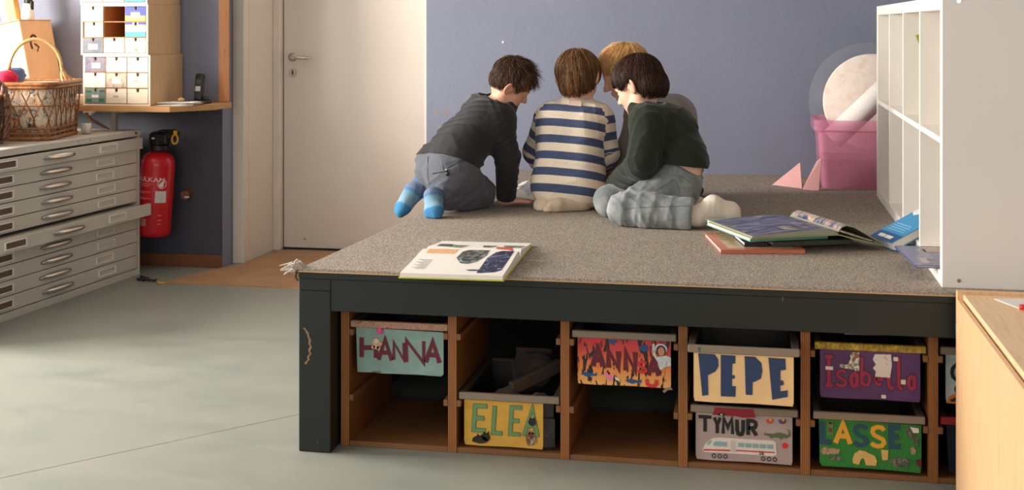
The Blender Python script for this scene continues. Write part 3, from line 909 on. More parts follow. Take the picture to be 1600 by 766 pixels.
# ------------------------------------------------------------------ books
def closed_book(name, loc, rz, w_, h_, th, cover_m, label, pages=M_PAGE, group=None, rot=None, spine='x'):
    """spine along -x edge; w_ along x, h_ along y"""
    b = empty(name, loc, rz, label, 'book', group)
    if rot is not None: b.rotation_euler = rot
    cv = .0025
    bm = BM()
    box(bm, (0, 0, 0), (w_, h_, cv), .0006); box(bm, (0, 0, th - cv), (w_, h_, th), .0006); box(bm, (0, 0, cv), (cv, h_, th - cv)) if spine == 'x' else box(bm, (0, 0, cv), (w_, cv, th - cv))
    obj('cover', bm, cover_m, b)
    bm = BM(); box(bm, (cv if spine == 'x' else .004, .003, cv + .0002), (w_ - .004, h_ - .003, th - cv - .0002)); obj('page_block', bm, pages, b)
    return b


def plate(parent, name, pts, z, m, th=.0004):
    bm = BM(); prism(bm, [(x, y, z) for x, y in pts], (0, 0, th)); return obj(name, bm, m, parent)


def open_book(name, loc, rz, w_, h_, prof_l, prof_r, label, cover_m, pic_l, pic_r, slope=0.0, page_m=None):
    """spine along local y at x=0; page profiles are lists of (x, z) from the spine outwards (left x negative)"""
    b = empty(name, loc, rz, label, 'book')
    for prof, nm, pics in ((prof_l, 'left', pic_l), (prof_r, 'right', pic_r)):
        bm = BM()
        n = len(prof)
        T = [[bm.verts.new((x, y, z)) for x, z in prof] for y in (0, h_)]
        zb = .003
        base = [(x, (zb if slope == 0 or nm == 'left' else zb + slope * abs(x))) for x, z in prof]
        B = [[bm.verts.new((x, y, (min(z - .0004, bz) if slope == 0 or nm == 'left' else z - .0035))) for (x, z), (_, bz) in zip(prof, base)] for y in (0, h_)]
        for i in range(n - 1):
            bm.faces.new((T[0][i], T[0][i + 1], T[1][i + 1], T[1][i])); bm.faces.new((B[0][i], B[0][i + 1], B[1][i + 1], B[1][i]))
            for q in (0, 1): bm.faces.new((T[q][i], T[q][i + 1], B[q][i + 1], B[q][i]))
        for i in (0, -1): bm.faces.new((T[0][i], T[1][i], B[1][i], B[0][i]))
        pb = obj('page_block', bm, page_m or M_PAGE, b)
        bm = BM()
        x1 = prof[-1][0] + (.004 if nm == 'right' else -.004)
        z1 = base[-1][1]
        prism(bm, [(0, -.004, 0), (x1, -.004, z1 - zb), (x1, h_ + .004, z1 - zb), (0, h_ + .004, 0)], (0, 0, zb - .0003)); obj('cover', bm, cover_m, b)

        def zat(x):
            for (xa, za), (xb, zb2) in zip(prof, prof[1:]):
                if min(xa, xb) - 1e-6 <= x <= max(xa, xb) + 1e-6:
                    return za + (zb2 - za) * (x - xa) / (xb - xa)
            return prof[-1][1]
        W = prof[-1][0] - prof[0][0]
        for (pts, m_) in pics:   # print following the page; pts are (u along page 0..1, y 0..1)
            us = sorted({u for u, _ in pts})
            bm = BM()
            us2 = sorted({min(us) + (max(us) - min(us)) * k / 12 for k in range(13)} | {(x - prof[0][0]) / W for x, _ in prof if min(us) < (x - prof[0][0]) / W < max(us)} | set(us))
            lo, hi = [], []
            P = [Vector((u, y)) for u, y in pts]
            for u in us2:
                ys = []
                for p, q in zip(P, P[1:] + P[:1]):
                    if min(p.x, q.x) - 1e-6 <= u <= max(p.x, q.x) + 1e-6:
                        ys += [p.y, q.y] if abs(q.x - p.x) < 1e-6 else [p.y + (q.y - p.y) * (u - p.x) / (q.x - p.x)]
                x = prof[0][0] + u * W
                z = zat(x) + .0006
                lo.append(bm.verts.new((x, min(ys) * h_, z))); hi.append(bm.verts.new((x, max(ys) * h_, z)))
            for i in range(len(lo) - 1): bm.faces.new((lo[i], lo[i + 1], hi[i + 1], hi[i]))
            obj('print', bm, m_, pb)
    return b


# open book on the platform's front edge (spine runs left-right, so local x points away from the viewer)
def lum(n, x1, z0, z1, hump, k=12, sg=1):
    return [(sg * x1 * i / k, z0 + (z1 - z0) * (i / k) + hump * (math.sin(math.pi * min(1, (i / k) / .5)) if i / k < .5 else 0) * (1 - i / k) ** .3) for i in range(k + 1)]


PB = picture('forest_print', [(22, 24, 20), (48, 52, 44), (120, 120, 108), (232, 228, 220)], 40)
PN = picture('navy_print', [(22, 26, 52), (30, 36, 66), (52, 60, 96), (190, 190, 200)], 30)
PO, PR, PG = mat('orange_print', (232, 176, 120), .5, .1, 40), mat('red_print', (208, 92, 66), .5, .1, 30), picture('green_print', [(60, 76, 58), (130, 148, 120), (220, 220, 208)], 40)
ink = mat('grey_text', (196, 190, 184), .6, .1, 80)
txt = [([(.30 + .06 * i, .82), (.315 + .06 * i, .82), (.315 + .06 * i, .97 - .04 * (i % 3)), (.30 + .06 * i, .97 - .04 * (i % 3))], ink) for i in range(9)]
nearp = [([(.10, .04), (.80, .05), (.88, .10), (.86, .20), (.93, .24), (.93, .27), (.40, .27), (.20, .22), (.10, .14)], PN), ([(.80, .27), (.86, .27), (.86, .36), (.82, .40)], PN),
         ([(.06, .30), (.30, .29), (.52, .34), (.62, .42), (.60, .50), (.42, .58), (.20, .56), (.06, .46)], PB), ([(.04, .62), (.28, .63), (.28, .93), (.04, .93)], PO), ([(.0, .66), (.10, .70), (.10, .82), (.0, .86)], PR)] + [([(u + .50, y) for u, y in P_], m__) for P_, m__ in [([(.03 * i, .80), (.03 * i + .012, .80), (.03 * i + .012, .95 - .03 * (i % 3)), (.03 * i, .95 - .03 * (i % 3))], ink) for i in range(12)]]
farp = [([(.25, .02), (.60, .02), (.60, .24), (.30, .22)], PG), ([(.05, .08), (.30, .12), (.30, .30), (.10, .26)], PR), ([(.2, .34), (.5, .30), (.5, .46), (.2, .42)], PB), ([(.10, .62), (.45, .60), (.5, .84), (.15, .80)], PG), ([(.2, .76), (.6, .80), (.6, .95), (.2, .92)], PB)]
NL = [(-.0, .006), (-.008, .022), (-.022, .030), (-.045, .033), (-.08, .031), (-.13, .027), (-.20, .022), (-.27, .018), (-.34, .015)]
NR = [(.0, .006), (.006, .020), (.018, .026), (.04, .027), (.08, .023), (.14, .017), (.20, .012), (.25, .009)]
ob = open_book('picture_book', (-.718, 3.915, .5520), R(92), .3, .30, NL, NR, 'open picture book with white pages lying at the carpet front edge', mat('lime_cover', (196, 196, 50), .4), nearp, farp)

# stack of books on the right
closed_book('hardback_book', (-.108, 4.135, .5515), R(11), .27, .34, .013, mat('orange_cover', (196, 114, 86), .35), 'orange edged book at the bottom of the stack on the carpet', spine='y')
for o in [x for x in bpy.data.objects if x.parent and x.parent.name == 'hardback_book' and x.name.startswith('cover')]:
    plate(o, 'cover_print', [(.03, .03), (.24, .03), (.24, .31), (.03, .31)], .013, picture('tan_print', [(150, 120, 92), (186, 160, 128), (206, 182, 150), (116, 70, 50)], 14))
closed_book('hardback_book', (-.034, 4.20, .5655), R(12), .075, .18, .014, mat('navy_cover', (24, 26, 42), .35), 'thin navy book in the stack between orange and teal books', spine='y')
closed_book('hardback_book', (.058, 4.215, .5655), R(22), .27, .19, .016, mat('dark_green_cover', (58, 70, 48), .35), 'dark green book poking out right under the teal book', spine='y')
closed_book('hardback_book', (-.016, 4.188, .583), R(25), .275, .36, .021, mat('teal_cover', (116, 170, 152), .35), 'teal covered book directly beneath the open dark picture book', spine='y')
WH = picture('ocean_print', [(40, 42, 66), (62, 66, 98), (112, 112, 140), (176, 160, 150)], 9, (1, 2.2, 1))
WH2 = picture('beach_print', [(40, 44, 72), (74, 84, 120), (186, 160, 140), (214, 190, 170)], 10, (1, 2.2, 1))
full = [(.02, .01), (.98, .01), (.98, .99), (.02, .99)]
BL_ = [(0, .006), (-.02, .016), (-.05, .020), (-.10, .019), (-.18, .015), (-.25, .011), (-.30, .008)]
BR_ = [(0, .012), (.012, .026), (.028, .032), (.055, .026), (.095, .004), (.130, -.016), (.160, -.030)]
b = open_book('picture_book', (.262, 4.235, .6065), R(25), .3, .34, BL_, BR_, 'large open picture book with dark blue pages topping the book stack', mat('olive_cover', (150, 156, 92), .4),
              [(full, WH), ([(.25, .15), (.45, .10), (.62, .22), (.58, .30), (.40, .34), (.28, .26)], picture('whale_print', [(150, 160, 180), (206, 190, 170), (226, 214, 196)], 30))], [(full, WH2)], slope=-.27, page_m=mat('printed_page', (150, 150, 132), .5))  # darker page tone because the pages are printed all over
# thick blue book leaning from the carpet into the second cell, flat blue book in the first cell
e2 = Vector((.35, -.94, 0)).normalized(); e1 = Vector((.84, .313, .44)).normalized(); e1 = (e1 - e2 * e1.dot(e2)).normalized(); e3 = e1.cross(e2) * -1
if e3.z < 0: e3 = -e3
Mx = Matrix((e2, e1, e2.cross(e1))).transposed().to_4x4()
lb = closed_book('hardback_book', (.388, 4.42, .553), 0, .155, .235, .030, mat('sky_blue_cover', (66, 142, 190), .3), 'thick sky blue book leaning against the white cube shelf', rot=Mx.to_euler())
cv = [x for x in lb.children if x.name.startswith('cover')][0]
zt_ = .0301
plate(cv, 'cloud_print', [(.002, .17), (.03, .155), (.06, .175), (.09, .16), (.12, .18), (.152, .165), (.152, .233), (.002, .233)], zt_, mat('cloud_white', (222, 226, 224), .4, .1, 30))
plate(cv, 'dark_band', [(.002, .003), (.152, .003), (.152, .045), (.002, .045)], zt_, mat('band_blue', (34, 92, 148), .3))
for i, (a, b_) in enumerate(((.03, .07), (.075, .12))): plate(cv, 'title_print', [(a, .014), (b_, .014), (b_, .030), (a, .030)], zt_ + .0004, M_PAPER)
for i in range(4): plate(cv, 'text_line', [(.02, .06 + .012 * i), (.13 - .01 * (i % 2), .06 + .012 * i), (.13 - .01 * (i % 2), .064 + .012 * i), (.02, .064 + .012 * i)], zt_, mat('pale_blue_ink', (130, 182, 210), .4))
fb = closed_book('thin_book', (.448, 3.795, SZ0 + OT + .0005), R(4), .24, .33, .008, mat('denim_blue_cover', (84, 92, 136), .22), 'thin denim blue book lying in the nearest lower cell')
cv = [x for x in fb.children if x.name.startswith('cover')][0]
plate(cv, 'title_print', [(.05, .10), (.075, .10), (.075, .27), (.05, .27)], .0081, mat('faded_print', (150, 146, 158), .4, .2, 80))
plate(cv, 'picture_print', [(.03, .03), (.05, .03), (.05, .12), (.03, .12)], .0081, picture('small_print', [(150, 110, 100), (190, 180, 176), (120, 116, 140)], 60))
plate(cv, 'picture_print', [(.07, .22), (.13, .22), (.13, .31), (.07, .31)], .0081, picture('small_print_b', [(150, 130, 130), (180, 150, 130), (110, 110, 140)], 60))
closed_book('thin_book', (.56, 4.45, SZ0 + OT + .0005), R(-6), .16, .2, .012, mat('grey_cover', (92, 94, 92), .4), 'small dark grey book lying inside the shelf behind the sky blue book')
closed_book('thin_book', (.56, 4.46, SZ0 + OT + .0132), R(4), .12, .16, .010, mat('deep_green_cover', (60, 84, 66), .4), 'small green book on the dark grey one inside the shelf')
closed_book('thin_book', (.575, 5.225, SZ0 + OT + .0005), 0, .16, .115, .012, mat('steel_blue_cover', (80, 96, 124), .4), 'steel blue book leaning in the farthest lower cell', rot=Matrix(((.937, -.35, 0), (0, 0, -1), (.35, .937, 0))).to_euler())
closed_book('thin_book', (.622, 4.385, .9665), 0, .20, .30, .012, mat('lime_yellow_cover', (176, 178, 70), .4), 'slim yellow green book standing in an upper shelf cell', rot=Matrix(((.937, -.35, 0), (0, 0, -1), (.35, .937, 0))).to_euler())

open_book('picture_book', (-.925, 5.235, .5518), R(2), .3, .28, [(0, .012), (-.015, .040), (-.04, .050), (-.065, .044), (-.085, .030), (-.105, .018)], [(0, .012), (.01, .03), (.022, .034), (.034, .03), (.042, .02)],
          'open book with curling blank pages between the kneeling children', mat('umber_cover', (58, 42, 34), .5), [([(.3, .1), (.8, .2), (.8, .5), (.3, .4)], mat('faint_print', (222, 208, 200), .5, .1, 40))], [])

# ------------------------------------------------------------------ pink bin, discs, paper roll, pink felt
def clear(name, col, rough, alpha_mix=None):
    m, nt, b, N, L = new_mat(name)
    b.inputs['Base Color'].default_value = lin(col)
    b.inputs['Roughness'].default_value = rough
    b.inputs['Transmission Weight'].default_value = 1.0
    b.inputs['IOR'].default_value = 1.15
    return m


def pink_plastic():
    m, nt, b, N, L = new_mat('pink_translucent_plastic')
    b.inputs['Base Color'].default_value = lin((255, 186, 212)); b.inputs['Roughness'].default_value = .2
    tr_ = N.new('ShaderNodeBsdfTransparent'); tr_.inputs[0].default_value = (1.0, .83, .90, 1)
    mx = N.new('ShaderNodeMixShader'); mx.inputs[0].default_value = .70
    L.new(b.outputs[0], mx.inputs[1]); L.new(tr_.outputs[0], mx.inputs[2])
    L.new(mx.outputs[0], N['Material Output'].inputs['Surface'])
    return m


M_PINK = pink_plastic()
bx0, by0, bw, bd, bh = .262, 5.86, .56, .37, .306
bn = empty('storage_bin', (bx0, by0, .5515), 0, 'translucent pink plastic bin by the blue wall', 'bin')
bm = BM()


def rr_ring(x0, x1, y0, y1, z, r=.03, n=4):
    pts = []
    for cx_, cy_, a0 in ((x1 - r, y1 - r, 0), (x0 + r, y1 - r, 90), (x0 + r, y0 + r, 180), (x1 - r, y0 + r, 270)):
        for k in range(n + 1):
            a = R(a0 + 90 * k / n)
            pts.append((cx_ + r * math.cos(a), cy_ + r * math.sin(a), z))
    return pts


def loft(bm, rings, cap0=True, cap1=True):
    vs = [[bm.verts.new(p) for p in r_] for r_ in rings]
    n = len(vs[0])
    for a, b_ in zip(vs, vs[1:]):
        for k in range(n): bm.faces.new((a[k], a[(k + 1) % n], b_[(k + 1) % n], b_[k]))
    if cap0: bm.faces.new(vs[0][::-1])
    if cap1: bm.faces.new(vs[-1])


loft(bm, [rr_ring(.03, bw - .03, .02, bd - .02, 0), rr_ring(.012, bw - .012, .008, bd - .008, bh - .045), rr_ring(.014, bw - .014, .010, bd - .010, bh - .045), rr_ring(.033, bw - .033, .023, bd - .023, .003)])
obj('tub', bm, M_PINK, bn)
bm = BM()
loft(bm, [rr_ring(.004, bw - .004, 0, bd, bh - .052), rr_ring(-.006, bw + .006, -.010, bd + .010, bh - .046), rr_ring(-.006, bw + .006, -.010, bd + .010, bh), rr_ring(.010, bw - .010, .006, bd - .006, bh), rr_ring(.0125, bw - .0125, .0085, bd - .0085, bh - .052)], False, False)
obj('rim', bm, M_PINK, bn)
bm = BM(); loft(bm, [rr_ring(.04, bw - .04, .064, bd - .03, .006), rr_ring(.030, bw - .030, .064, bd - .022, .125)])
for v in bm.verts:
    if v.co.z > .1: v.co.z += random.uniform(-.004, .006)
tag(obj('red_cloth', bm, fabric('crimson_cloth', (120, 6, 24)), None, loc=bn.location), 'dark crimson cloth folded in the bottom of the pink bin', 'cloth')
bm = BM(); cyl(bm, (.33, .034, .075), (.33, .050, .075), .062, n=24); o = obj('plum_disc', bm, fabric('plum_lid', (92, 14, 40)), None, loc=bn.location); tag(o, 'dark round lid seen through the pink bin front', 'lid')
Mt = Matrix.Rotation(R(83), 4, 'X') @ Matrix.Rotation(0.4, 4, 'Z')
bm = BM(); lathe(bm, [(0.0, -.008), (.218, -.008), (.224, -.004), (.224, .008), (.218, .012), (0, .012)], (0, 0, 0), 56, Mt)
m_, nt, b_, N, Lk = new_mat('mottled_disc')
f_ = noise(nt, coords(nt), 26, 6, .7); Lk.new(ramp(nt, f_, [(.36, lin((246, 236, 226))), (.56, lin((242, 224, 210))), (.70, lin((230, 198, 180)))]), b_.inputs['Base Color'])
o = obj('round_tabletop', bm, m_, None, True, (.535, 6.16, .925)); tag(o, 'large pale mottled round disc leaning on the wall in the bin', 'disc')
bm = BM(); box(bm, (.52, -.0, -.01), (.56, .01, .02)); bm.free()
m_, nt, b_, N, Lk = new_mat('clear_acrylic')
b_.inputs['Base Color'].default_value = (.8, .8, .82, 1); b_.inputs['Roughness'].default_value = .35
tr_ = N.new('ShaderNodeBsdfTransparent'); mx = N.new('ShaderNodeMixShader'); mx.inputs[0].default_value = .93
Lk.new(b_.outputs[0], mx.inputs[1]); Lk.new(tr_.outputs[0], mx.inputs[2]); Lk.new(mx.outputs[0], N['Material Output'].inputs['Surface'])
Mt2 = Matrix.Rotation(R(87), 4, 'X')
bm = BM(); lathe(bm, [(0, -.002), (.272, -.002), (.272, .002), (0, .002)], (0, 0, 0), 64, Mt2)
o = obj('clear_disc', bm, m_, None, True, (.525, 6.315, .925)); tag(o, 'larger clear plastic disc behind the mottled disc against the wall', 'disc')
bm = BM(); tube(bm, [(.345, 6.02, .76), (.69, 6.02, 1.10)], .052, 24); o = obj('paper_roll', bm, M_PAPER, None, True); tag(o, 'thick white paper roll leaning diagonally in the pink bin', 'paper roll')
M_FELTP = fabric('pink_felt', (228, 172, 170), .06)
for pts, lab in (([(.075, 5.97, .5515), (.205, 5.86, .5515), (.20, 5.98, .655)], 'small pink felt piece with a pointed flap on the carpet'), ([(.205, 5.83, .5515), (.275, 5.80, .5515), (.288, 5.79, .70), (.266, 5.81, .68)], 'tall pink felt triangle leaning on the pink bin')):
    bm = BM(); prism(bm, pts, (.002, .004, 0))
    tag(obj('felt_piece', bm, M_FELTP), lab, 'felt')

# ------------------------------------------------------------------ left: plan chest
ch = empty('plan_chest', (-3.109, 6.11, 0), math.atan2(-.9973, -.0736), 'grey steel plan chest of ten flat drawers along the left wall', 'plan chest')
LEN, DEP = 1.62, .60
bm = BM()
box(bm, (0, -DEP, .0), (.024, 0, .712), .001); box(bm, (LEN - .024, -DEP, 0), (LEN, 0, .712), .001)
box(bm, (.024, -DEP, 0), (LEN - .024, -.03, .036)); box(bm, (.024, -DEP, .036), (LEN - .024, -DEP + .01, .712))
box(bm, (.024, -.008, 0), (LEN - .024, -.0, .034), .001)
obj('carcass', bm, M_STEEL, ch)
bm = BM(); box(bm, (-.003, -DEP - .004, .7135), (LEN + .003, .004, .745), .0025); tp = obj('top_panel', bm, M_STEEL, ch)
bm = BM(); cyl(bm, (.045, .004, .730), (.045, .0065, .730), .006, n=12); obj('lock', bm, M_DARK, tp)
for s_ in (.45, .55): bm = BM(); sph(bm, (s_, .004, .731), .003, 8, 6); obj('rivet', bm, M_DARK, tp)


def handle_bm(s0, y, z, L=.25, h=.029):
    bm = BM(); n, k = 14, 6
    rows = []
    for i in range(n + 1):
        t_ = -1 + 2 * i / n
        wv_ = math.sqrt(max(0, 1 - abs(t_) ** 2.4))
        rows.append([bm.verts.new((s0 + t_ * L / 2, y + .001 + .020 * wv_ * math.sin(math.pi * j / k) ** .7, z + h / 2 * (.15 + .85 * wv_) * math.cos(math.pi * j / k))) for j in range(k + 1)])
    for a, b_ in zip(rows, rows[1:]):
        for j in range(k): bm.faces.new((a[j], a[j + 1], b_[j + 1], b_[j]))
        bm.faces.new((a[0], b_[0], b_[k], a[k]))
    bm.faces.new(rows[0]); bm.faces.new(rows[-1][::-1])
    return bm


M_FRAMEW, M_FRAMEG = mat('pale_label_frame', (240, 234, 226), .35), mat('grey_label_frame', (236, 230, 220), .3)
M_BROWNLAB = mat('brown_label', (104, 82, 64), .7, .2, 60)
for r_ in range(10):
    z1 = .712 - r_ * .0677
    z0 = z1 - .0677
    out = {0: .018, 5: .068}.get(r_, 0.0)
    x0, x1 = (.002, LEN - .002) if r_ == 0 else ((.004, LEN - .004) if r_ == 5 else (.030, LEN - .030))
    bm = BM(); box(bm, (x0, out - (.018 if out else .016), z0 + (.0035 if r_ != 4 else .006)), (x1, out + .0, z1 - (.007 if r_ == 0 else (.005 if r_ == 5 else .0005))), .0012)
    if out: box(bm, (.03, out - .40, z0 + .008), (LEN - .03, out - .016, z1 - .012))
    dw = obj('drawer', bm, M_STEEL, ch)
    dx = (.0, .0, .005, -.008, -.01, .0, .0, -.006, .006, -.015)[r_]
    zc = (z0 + z1) / 2 + .001
    for hs in (.713, 1.45): obj('handle', handle_bm(hs + dx, out, zc), M_CHROME, dw, True)
    for ls, rim_ in ((.316 + dx, .075), (1.103, .075)):
        bm = BM(); hw, hh = .075, .0175
        for lo, hi in (((ls - hw, out - .001, zc + hh - .004), (ls + hw, out + .006, zc + hh)), ((ls - hw, out - .001, zc - hh), (ls + hw, out + .006, zc - hh + .004)),
                       ((ls - hw, out - .001, zc - hh + .004), (ls - hw + .006, out + .006, zc + hh - .004)), ((ls + hw - .006, out - .001, zc - hh + .004), (ls + hw, out + .006, zc + hh - .004))): box(bm, lo, hi)
        lf = obj('label_frame', bm, M_FRAMEW if ls > 1 else M_FRAMEG, dw)
        if ls > 1:
            bm = BM(); box(bm, (ls - hw + .006, out - .001, zc - hh + .004), (ls + hw - .006, out + .0012, zc + hh - .004)); obj('label_card', bm, M_BROWNLAB, lf)
bm = BM()
rg = random.Random(11)
pth = [(-3.06 + .14 * i / 9, 6.02 - .10 * i / 9 + rg.uniform(-.012, .012), .006 + rg.uniform(0, .006)) for i in range(10)]
tube(bm, pth, .006, 6); tube(bm, [(x + .01, y + rg.uniform(-.02, .02), .005) for x, y, z in pth[:6]], .006, 6); tube(bm, [(x - .02, y - .02 + rg.uniform(-.01, .01), .006) for x, y, z in pth[2:6]], .008, 6)
co = obj('cord', bm, M_BLACK); tag(co, 'dark tangled cord with a yellow end on the floor by the chest', 'cord')
bm = BM(); tube(bm, [pth[8], pth[9], (-2.90, 5.90, .005), (-2.87, 5.91, .005)], .005, 6); obj('yellow_end', bm, M_YELLOW, co)

# ------------------------------------------------------------------ wall shelf with drawer units, phone, papers
bm = BM()
prism(bm, [(-3.895, 5.95, .848), (-2.868, 5.95, .848), (-2.715, 6.16, .848), (-2.715, WY - .001, .848), (-3.895, WY - .001, .848)], (0, 0, .027))
ws = obj('wall_shelf', bm, M_PINE); tag(ws, 'pine wall shelf with a cut corner above the fire extinguisher', 'shelf')
bm = BM(); box(bm, (-3.225, 6.02, .02), (-3.198, 6.05, .8475), .002); box(bm, (-3.30, 6.0, .838), (-3.13, 6.07, .8475), .001); obj('steel_leg', bm, mat('grey_leg', (150, 142, 132), .4), ws)
bm = BM(); box(bm, (-3.345, 5.965, .838), (-3.285, 5.985, .8475), .001); box(bm, (-3.315, 5.965, .826), (-3.305, 5.985, .838), .001); obj('bracket', bm, M_PAPER, ws)
bm = BM(); tube(bm, [(-3.36, 5.99, .846), (-3.31, 5.99, .80), (-3.26, 6.0, .772), (-3.22, 6.0, .755)], [.007, .008, .008, .004], 7); tag(obj('brown_stick', bm, M_SKIRT), 'short brown stick standing on the chest under the pine shelf', 'stick')

UW, UD, UH = .366, .370, .2555


def drawer_unit(x0, y0, z0, label, art, missing, h=UH, rows=3):
    u_ = empty('drawer_unit', (x0, y0, z0), 0, label, 'drawer unit', 'small birch drawer units on the pine shelf')
    bm = BM(); tk = .009
    box(bm, (0, 0, 0), (tk, UD, h), .001); box(bm, (UW - tk, 0, 0), (UW, UD, h), .001); box(bm, (tk, 0, 0), (UW - tk, UD, tk)); box(bm, (tk, 0, h - tk), (UW - tk, UD, h)); box(bm, (tk, UD - .006, tk), (UW - tk, UD, h - tk))
    obj('case', bm, M_BIRCHSHADE, u_)
    bm = BM(); box(bm, (0, -.0012, 0), (tk, -.0001, h)); box(bm, (UW - tk, -.0012, 0), (UW, -.0001, h)); box(bm, (tk, -.0012, h - tk), (UW - tk, -.0001, h)); box(bm, (tk, -.0012, 0), (UW - tk, -.0001, tk)); obj('lit_front_edge', bm, M_BIRCHLIT, u_)  # front of the case repeated in the whitened, lit birch tone
    cw, chh = (UW - 2 * tk) / 3, (h - 2 * tk) / rows
    for c_ in (1, 2): bm = BM(); box(bm, (tk + cw * c_ - .002, .004, tk), (tk + cw * c_ + .002, UD - .01, h - tk)); obj('partition', bm, M_CAVITY, u_)
    for r_ in range(1, rows): bm = BM(); box(bm, (tk, .004, tk + chh * r_ - .002), (UW - tk, UD - .01, tk + chh * r_ + .002)); obj('partition', bm, M_CAVITY, u_)
    for r_ in range(rows):
        for c_ in range(3):
            if (r_, c_) in missing: continue
            xa, xb = tk + cw * c_ + .003, tk + cw * (c_ + 1) - .003
            zb, za = h - tk - chh * r_ - .003, h - tk - chh * (r_ + 1) + .003
            sx_ = .010 if (r_, c_) == (1, 0) and missing else 0
            xa += sx_
            xm = (xa + xb) / 2
            bm = BM(); nw, nh = .0075, .017
            pts = [(xa, za), (xb, za), (xb, zb), (xm + nw, zb), (xm + nw, zb - nh + .006), (xm + nw * .6, zb - nh), (xm - nw * .6, zb - nh), (xm - nw, zb - nh + .006), (xm - nw, zb), (xa, zb)]
            prism(bm, [(x, -.003, z) for x, z in pts], (0, .012, 0))
            d = obj('drawer', bm, M_BIRCHLIT, u_)
            bm = BM(); box(bm, (xa + .004, .0095, za + .002), (xb - .004, .02, zb - .004)); obj('drawer_inside', bm, M_DARK, d)
            for (fx0, fz0, fx1, fz1, m_) in art.get((r_, c_), ()):
                X0, X1 = xa + (xb - xa) * fx0, xa + (xb - xa) * fx1
                Z0, Z1 = zb + (za - zb) * fz1, zb + (za - zb) * fz0
                bm = BM()
                if fz0 <= 0.02 and fx0 < .4 and fx1 > .6 and fz1 > .5:
                    pts2 = [(X0, Z0), (X1, Z0), (X1, Z1), (xm + nw, Z1), (xm + nw, zb - nh + .006), (xm + nw * .6, zb - nh), (xm - nw * .6, zb - nh), (xm - nw, zb - nh + .006), (xm - nw, Z1), (X0, Z1)]
                    lf_ = -.0034
                else:
                    pts2 = [(X0, Z0), (X1, Z0), (X1, Z1), (X0, Z1)]; lf_ = -.0040 - .0012 * fx0
                prism(bm, [(x, lf_, z) for x, z in pts2], (0, .0008, 0)); obj('drawing', bm, m_, d)
    return u_


A1, A2, A3 = mat('sky_crayon', (84, 94, 172), .7, .2, 30), mat('meadow_crayon', (166, 188, 104), .7, .2, 30), mat('sea_crayon', (92, 164, 178), .7, .15, 40)
A4 = picture('grey_paint', [(72, 75, 86), (92, 95, 104), (106, 102, 98)], 30); A5 = picture('violet_paint', [(60, 62, 92), (92, 86, 110), (126, 108, 110), (72, 68, 102)], 30)
A6 = picture('newsprint', [(108, 80, 68), (176, 152, 134), (206, 186, 168), (134, 106, 90)], 45, (3, 1, .4)); A7 = picture('green_grey_paint', [(120, 138, 130), (136, 150, 142)], 20); A8 = mat('leaf_green', (58, 118, 86), .7)
faint = mat('faint_pencil', (196, 172, 152), .7, .1, 60)
top_art = {(0, 2): [(0, 0, 1, .62, A1), (0, .62, 1, 1, A2), (.28, .38, .72, .70, M_PAPER)], (1, 2): [(0, 0, .36, .16, A1), (.64, 0, 1, .16, A1), (0, .64, 1, 1, A3)], (2, 0): [(0, 0, 1, 1, A4), (.28, .42, .74, .78, M_PAPER)], (2, 1): [(.25, .62, .72, .70, faint)], (2, 2): [(.46, .74, .60, .92, mat('orange_crayon', (226, 150, 90), .7))]}
low_art = {(0, 0): [(0, 0, 1, 1, A5), (.34, .40, .76, .74, M_PAPER)], (1, 0): [(.1, .40, .8, .48, faint)], (1, 1): [(0, 0, 1, 1, A6), (.30, .40, .72, .72, M_PAPER)], (1, 2): [(.25, .50, .5, .58, faint)], (2, 0): [(0, 0, 1, 1, A7), (.04, .10, .3, .28, A8), (.06, .70, .34, .92, A8), (.70, .68, .95, .90, A8), (.72, .08, .96, .22, A5), (.34, .42, .68, .62, M_PAPER)], (2, 1): [(.35, .45, .6, .6, faint)]}
drawer_unit(-3.350, 5.975, .8755, 'birch drawer unit standing on the pine shelf, all nine drawers closed', low_art, ())
drawer_unit(-3.362, 5.975, 1.1315, 'birch drawer unit in the middle of the stack, two drawers missing', top_art, ((0, 1), (1, 1)))
u3 = drawer_unit(-3.366, 5.975, 1.3875, 'birch drawer unit topmost of the stack, pale blue drawer at its lower right', {(2, 2): [(0, 0, 1, 1, A3)]}, ())

ph = empty('cordless_phone', (-2.845, 6.235, .8755), R(-12), 'black cordless telephone in its charging cradle on the pine shelf', 'telephone')
bm = BM(); box(bm, (-.032, -.045, 0), (.055, .045, .018), .006, 2); box(bm, (.03, -.01, .018), (.05, .03, .040), .004, 2); obj('cradle', bm, M_BLACK, ph)
bm = BM(); box(bm, (-.024, -.014, .012), (.024, .014, .155), .008, 2, Matrix.Rotation(R(-7), 4, 'X')); hs = obj('handset', bm, M_BLACK, ph)
bm = BM(); box(bm, (-.016, -.0155, .062), (.016, -.0135, .088), .001, 1, Matrix.Rotation(R(-7), 4, 'X')); obj('screen', bm, mat('pale_screen', (196, 198, 190), .3), hs)
bm = BM()
for i in range(3):
    for j in range(3): box(bm, (-.014 + .010 * i, -.0152, .028 + .010 * j), (-.007 + .010 * i, -.0138, .034 + .010 * j), 0, 1, Matrix.Rotation(R(-7), 4, 'X'))
box(bm, (-.012, -.0152, .10), (.012, -.0138, .125), 0, 1, Matrix.Rotation(R(-7), 4, 'X'))
obj('key_pad', bm, mat('dark_grey_key', (70, 72, 74), .4), hs)
rg = random.Random(5)
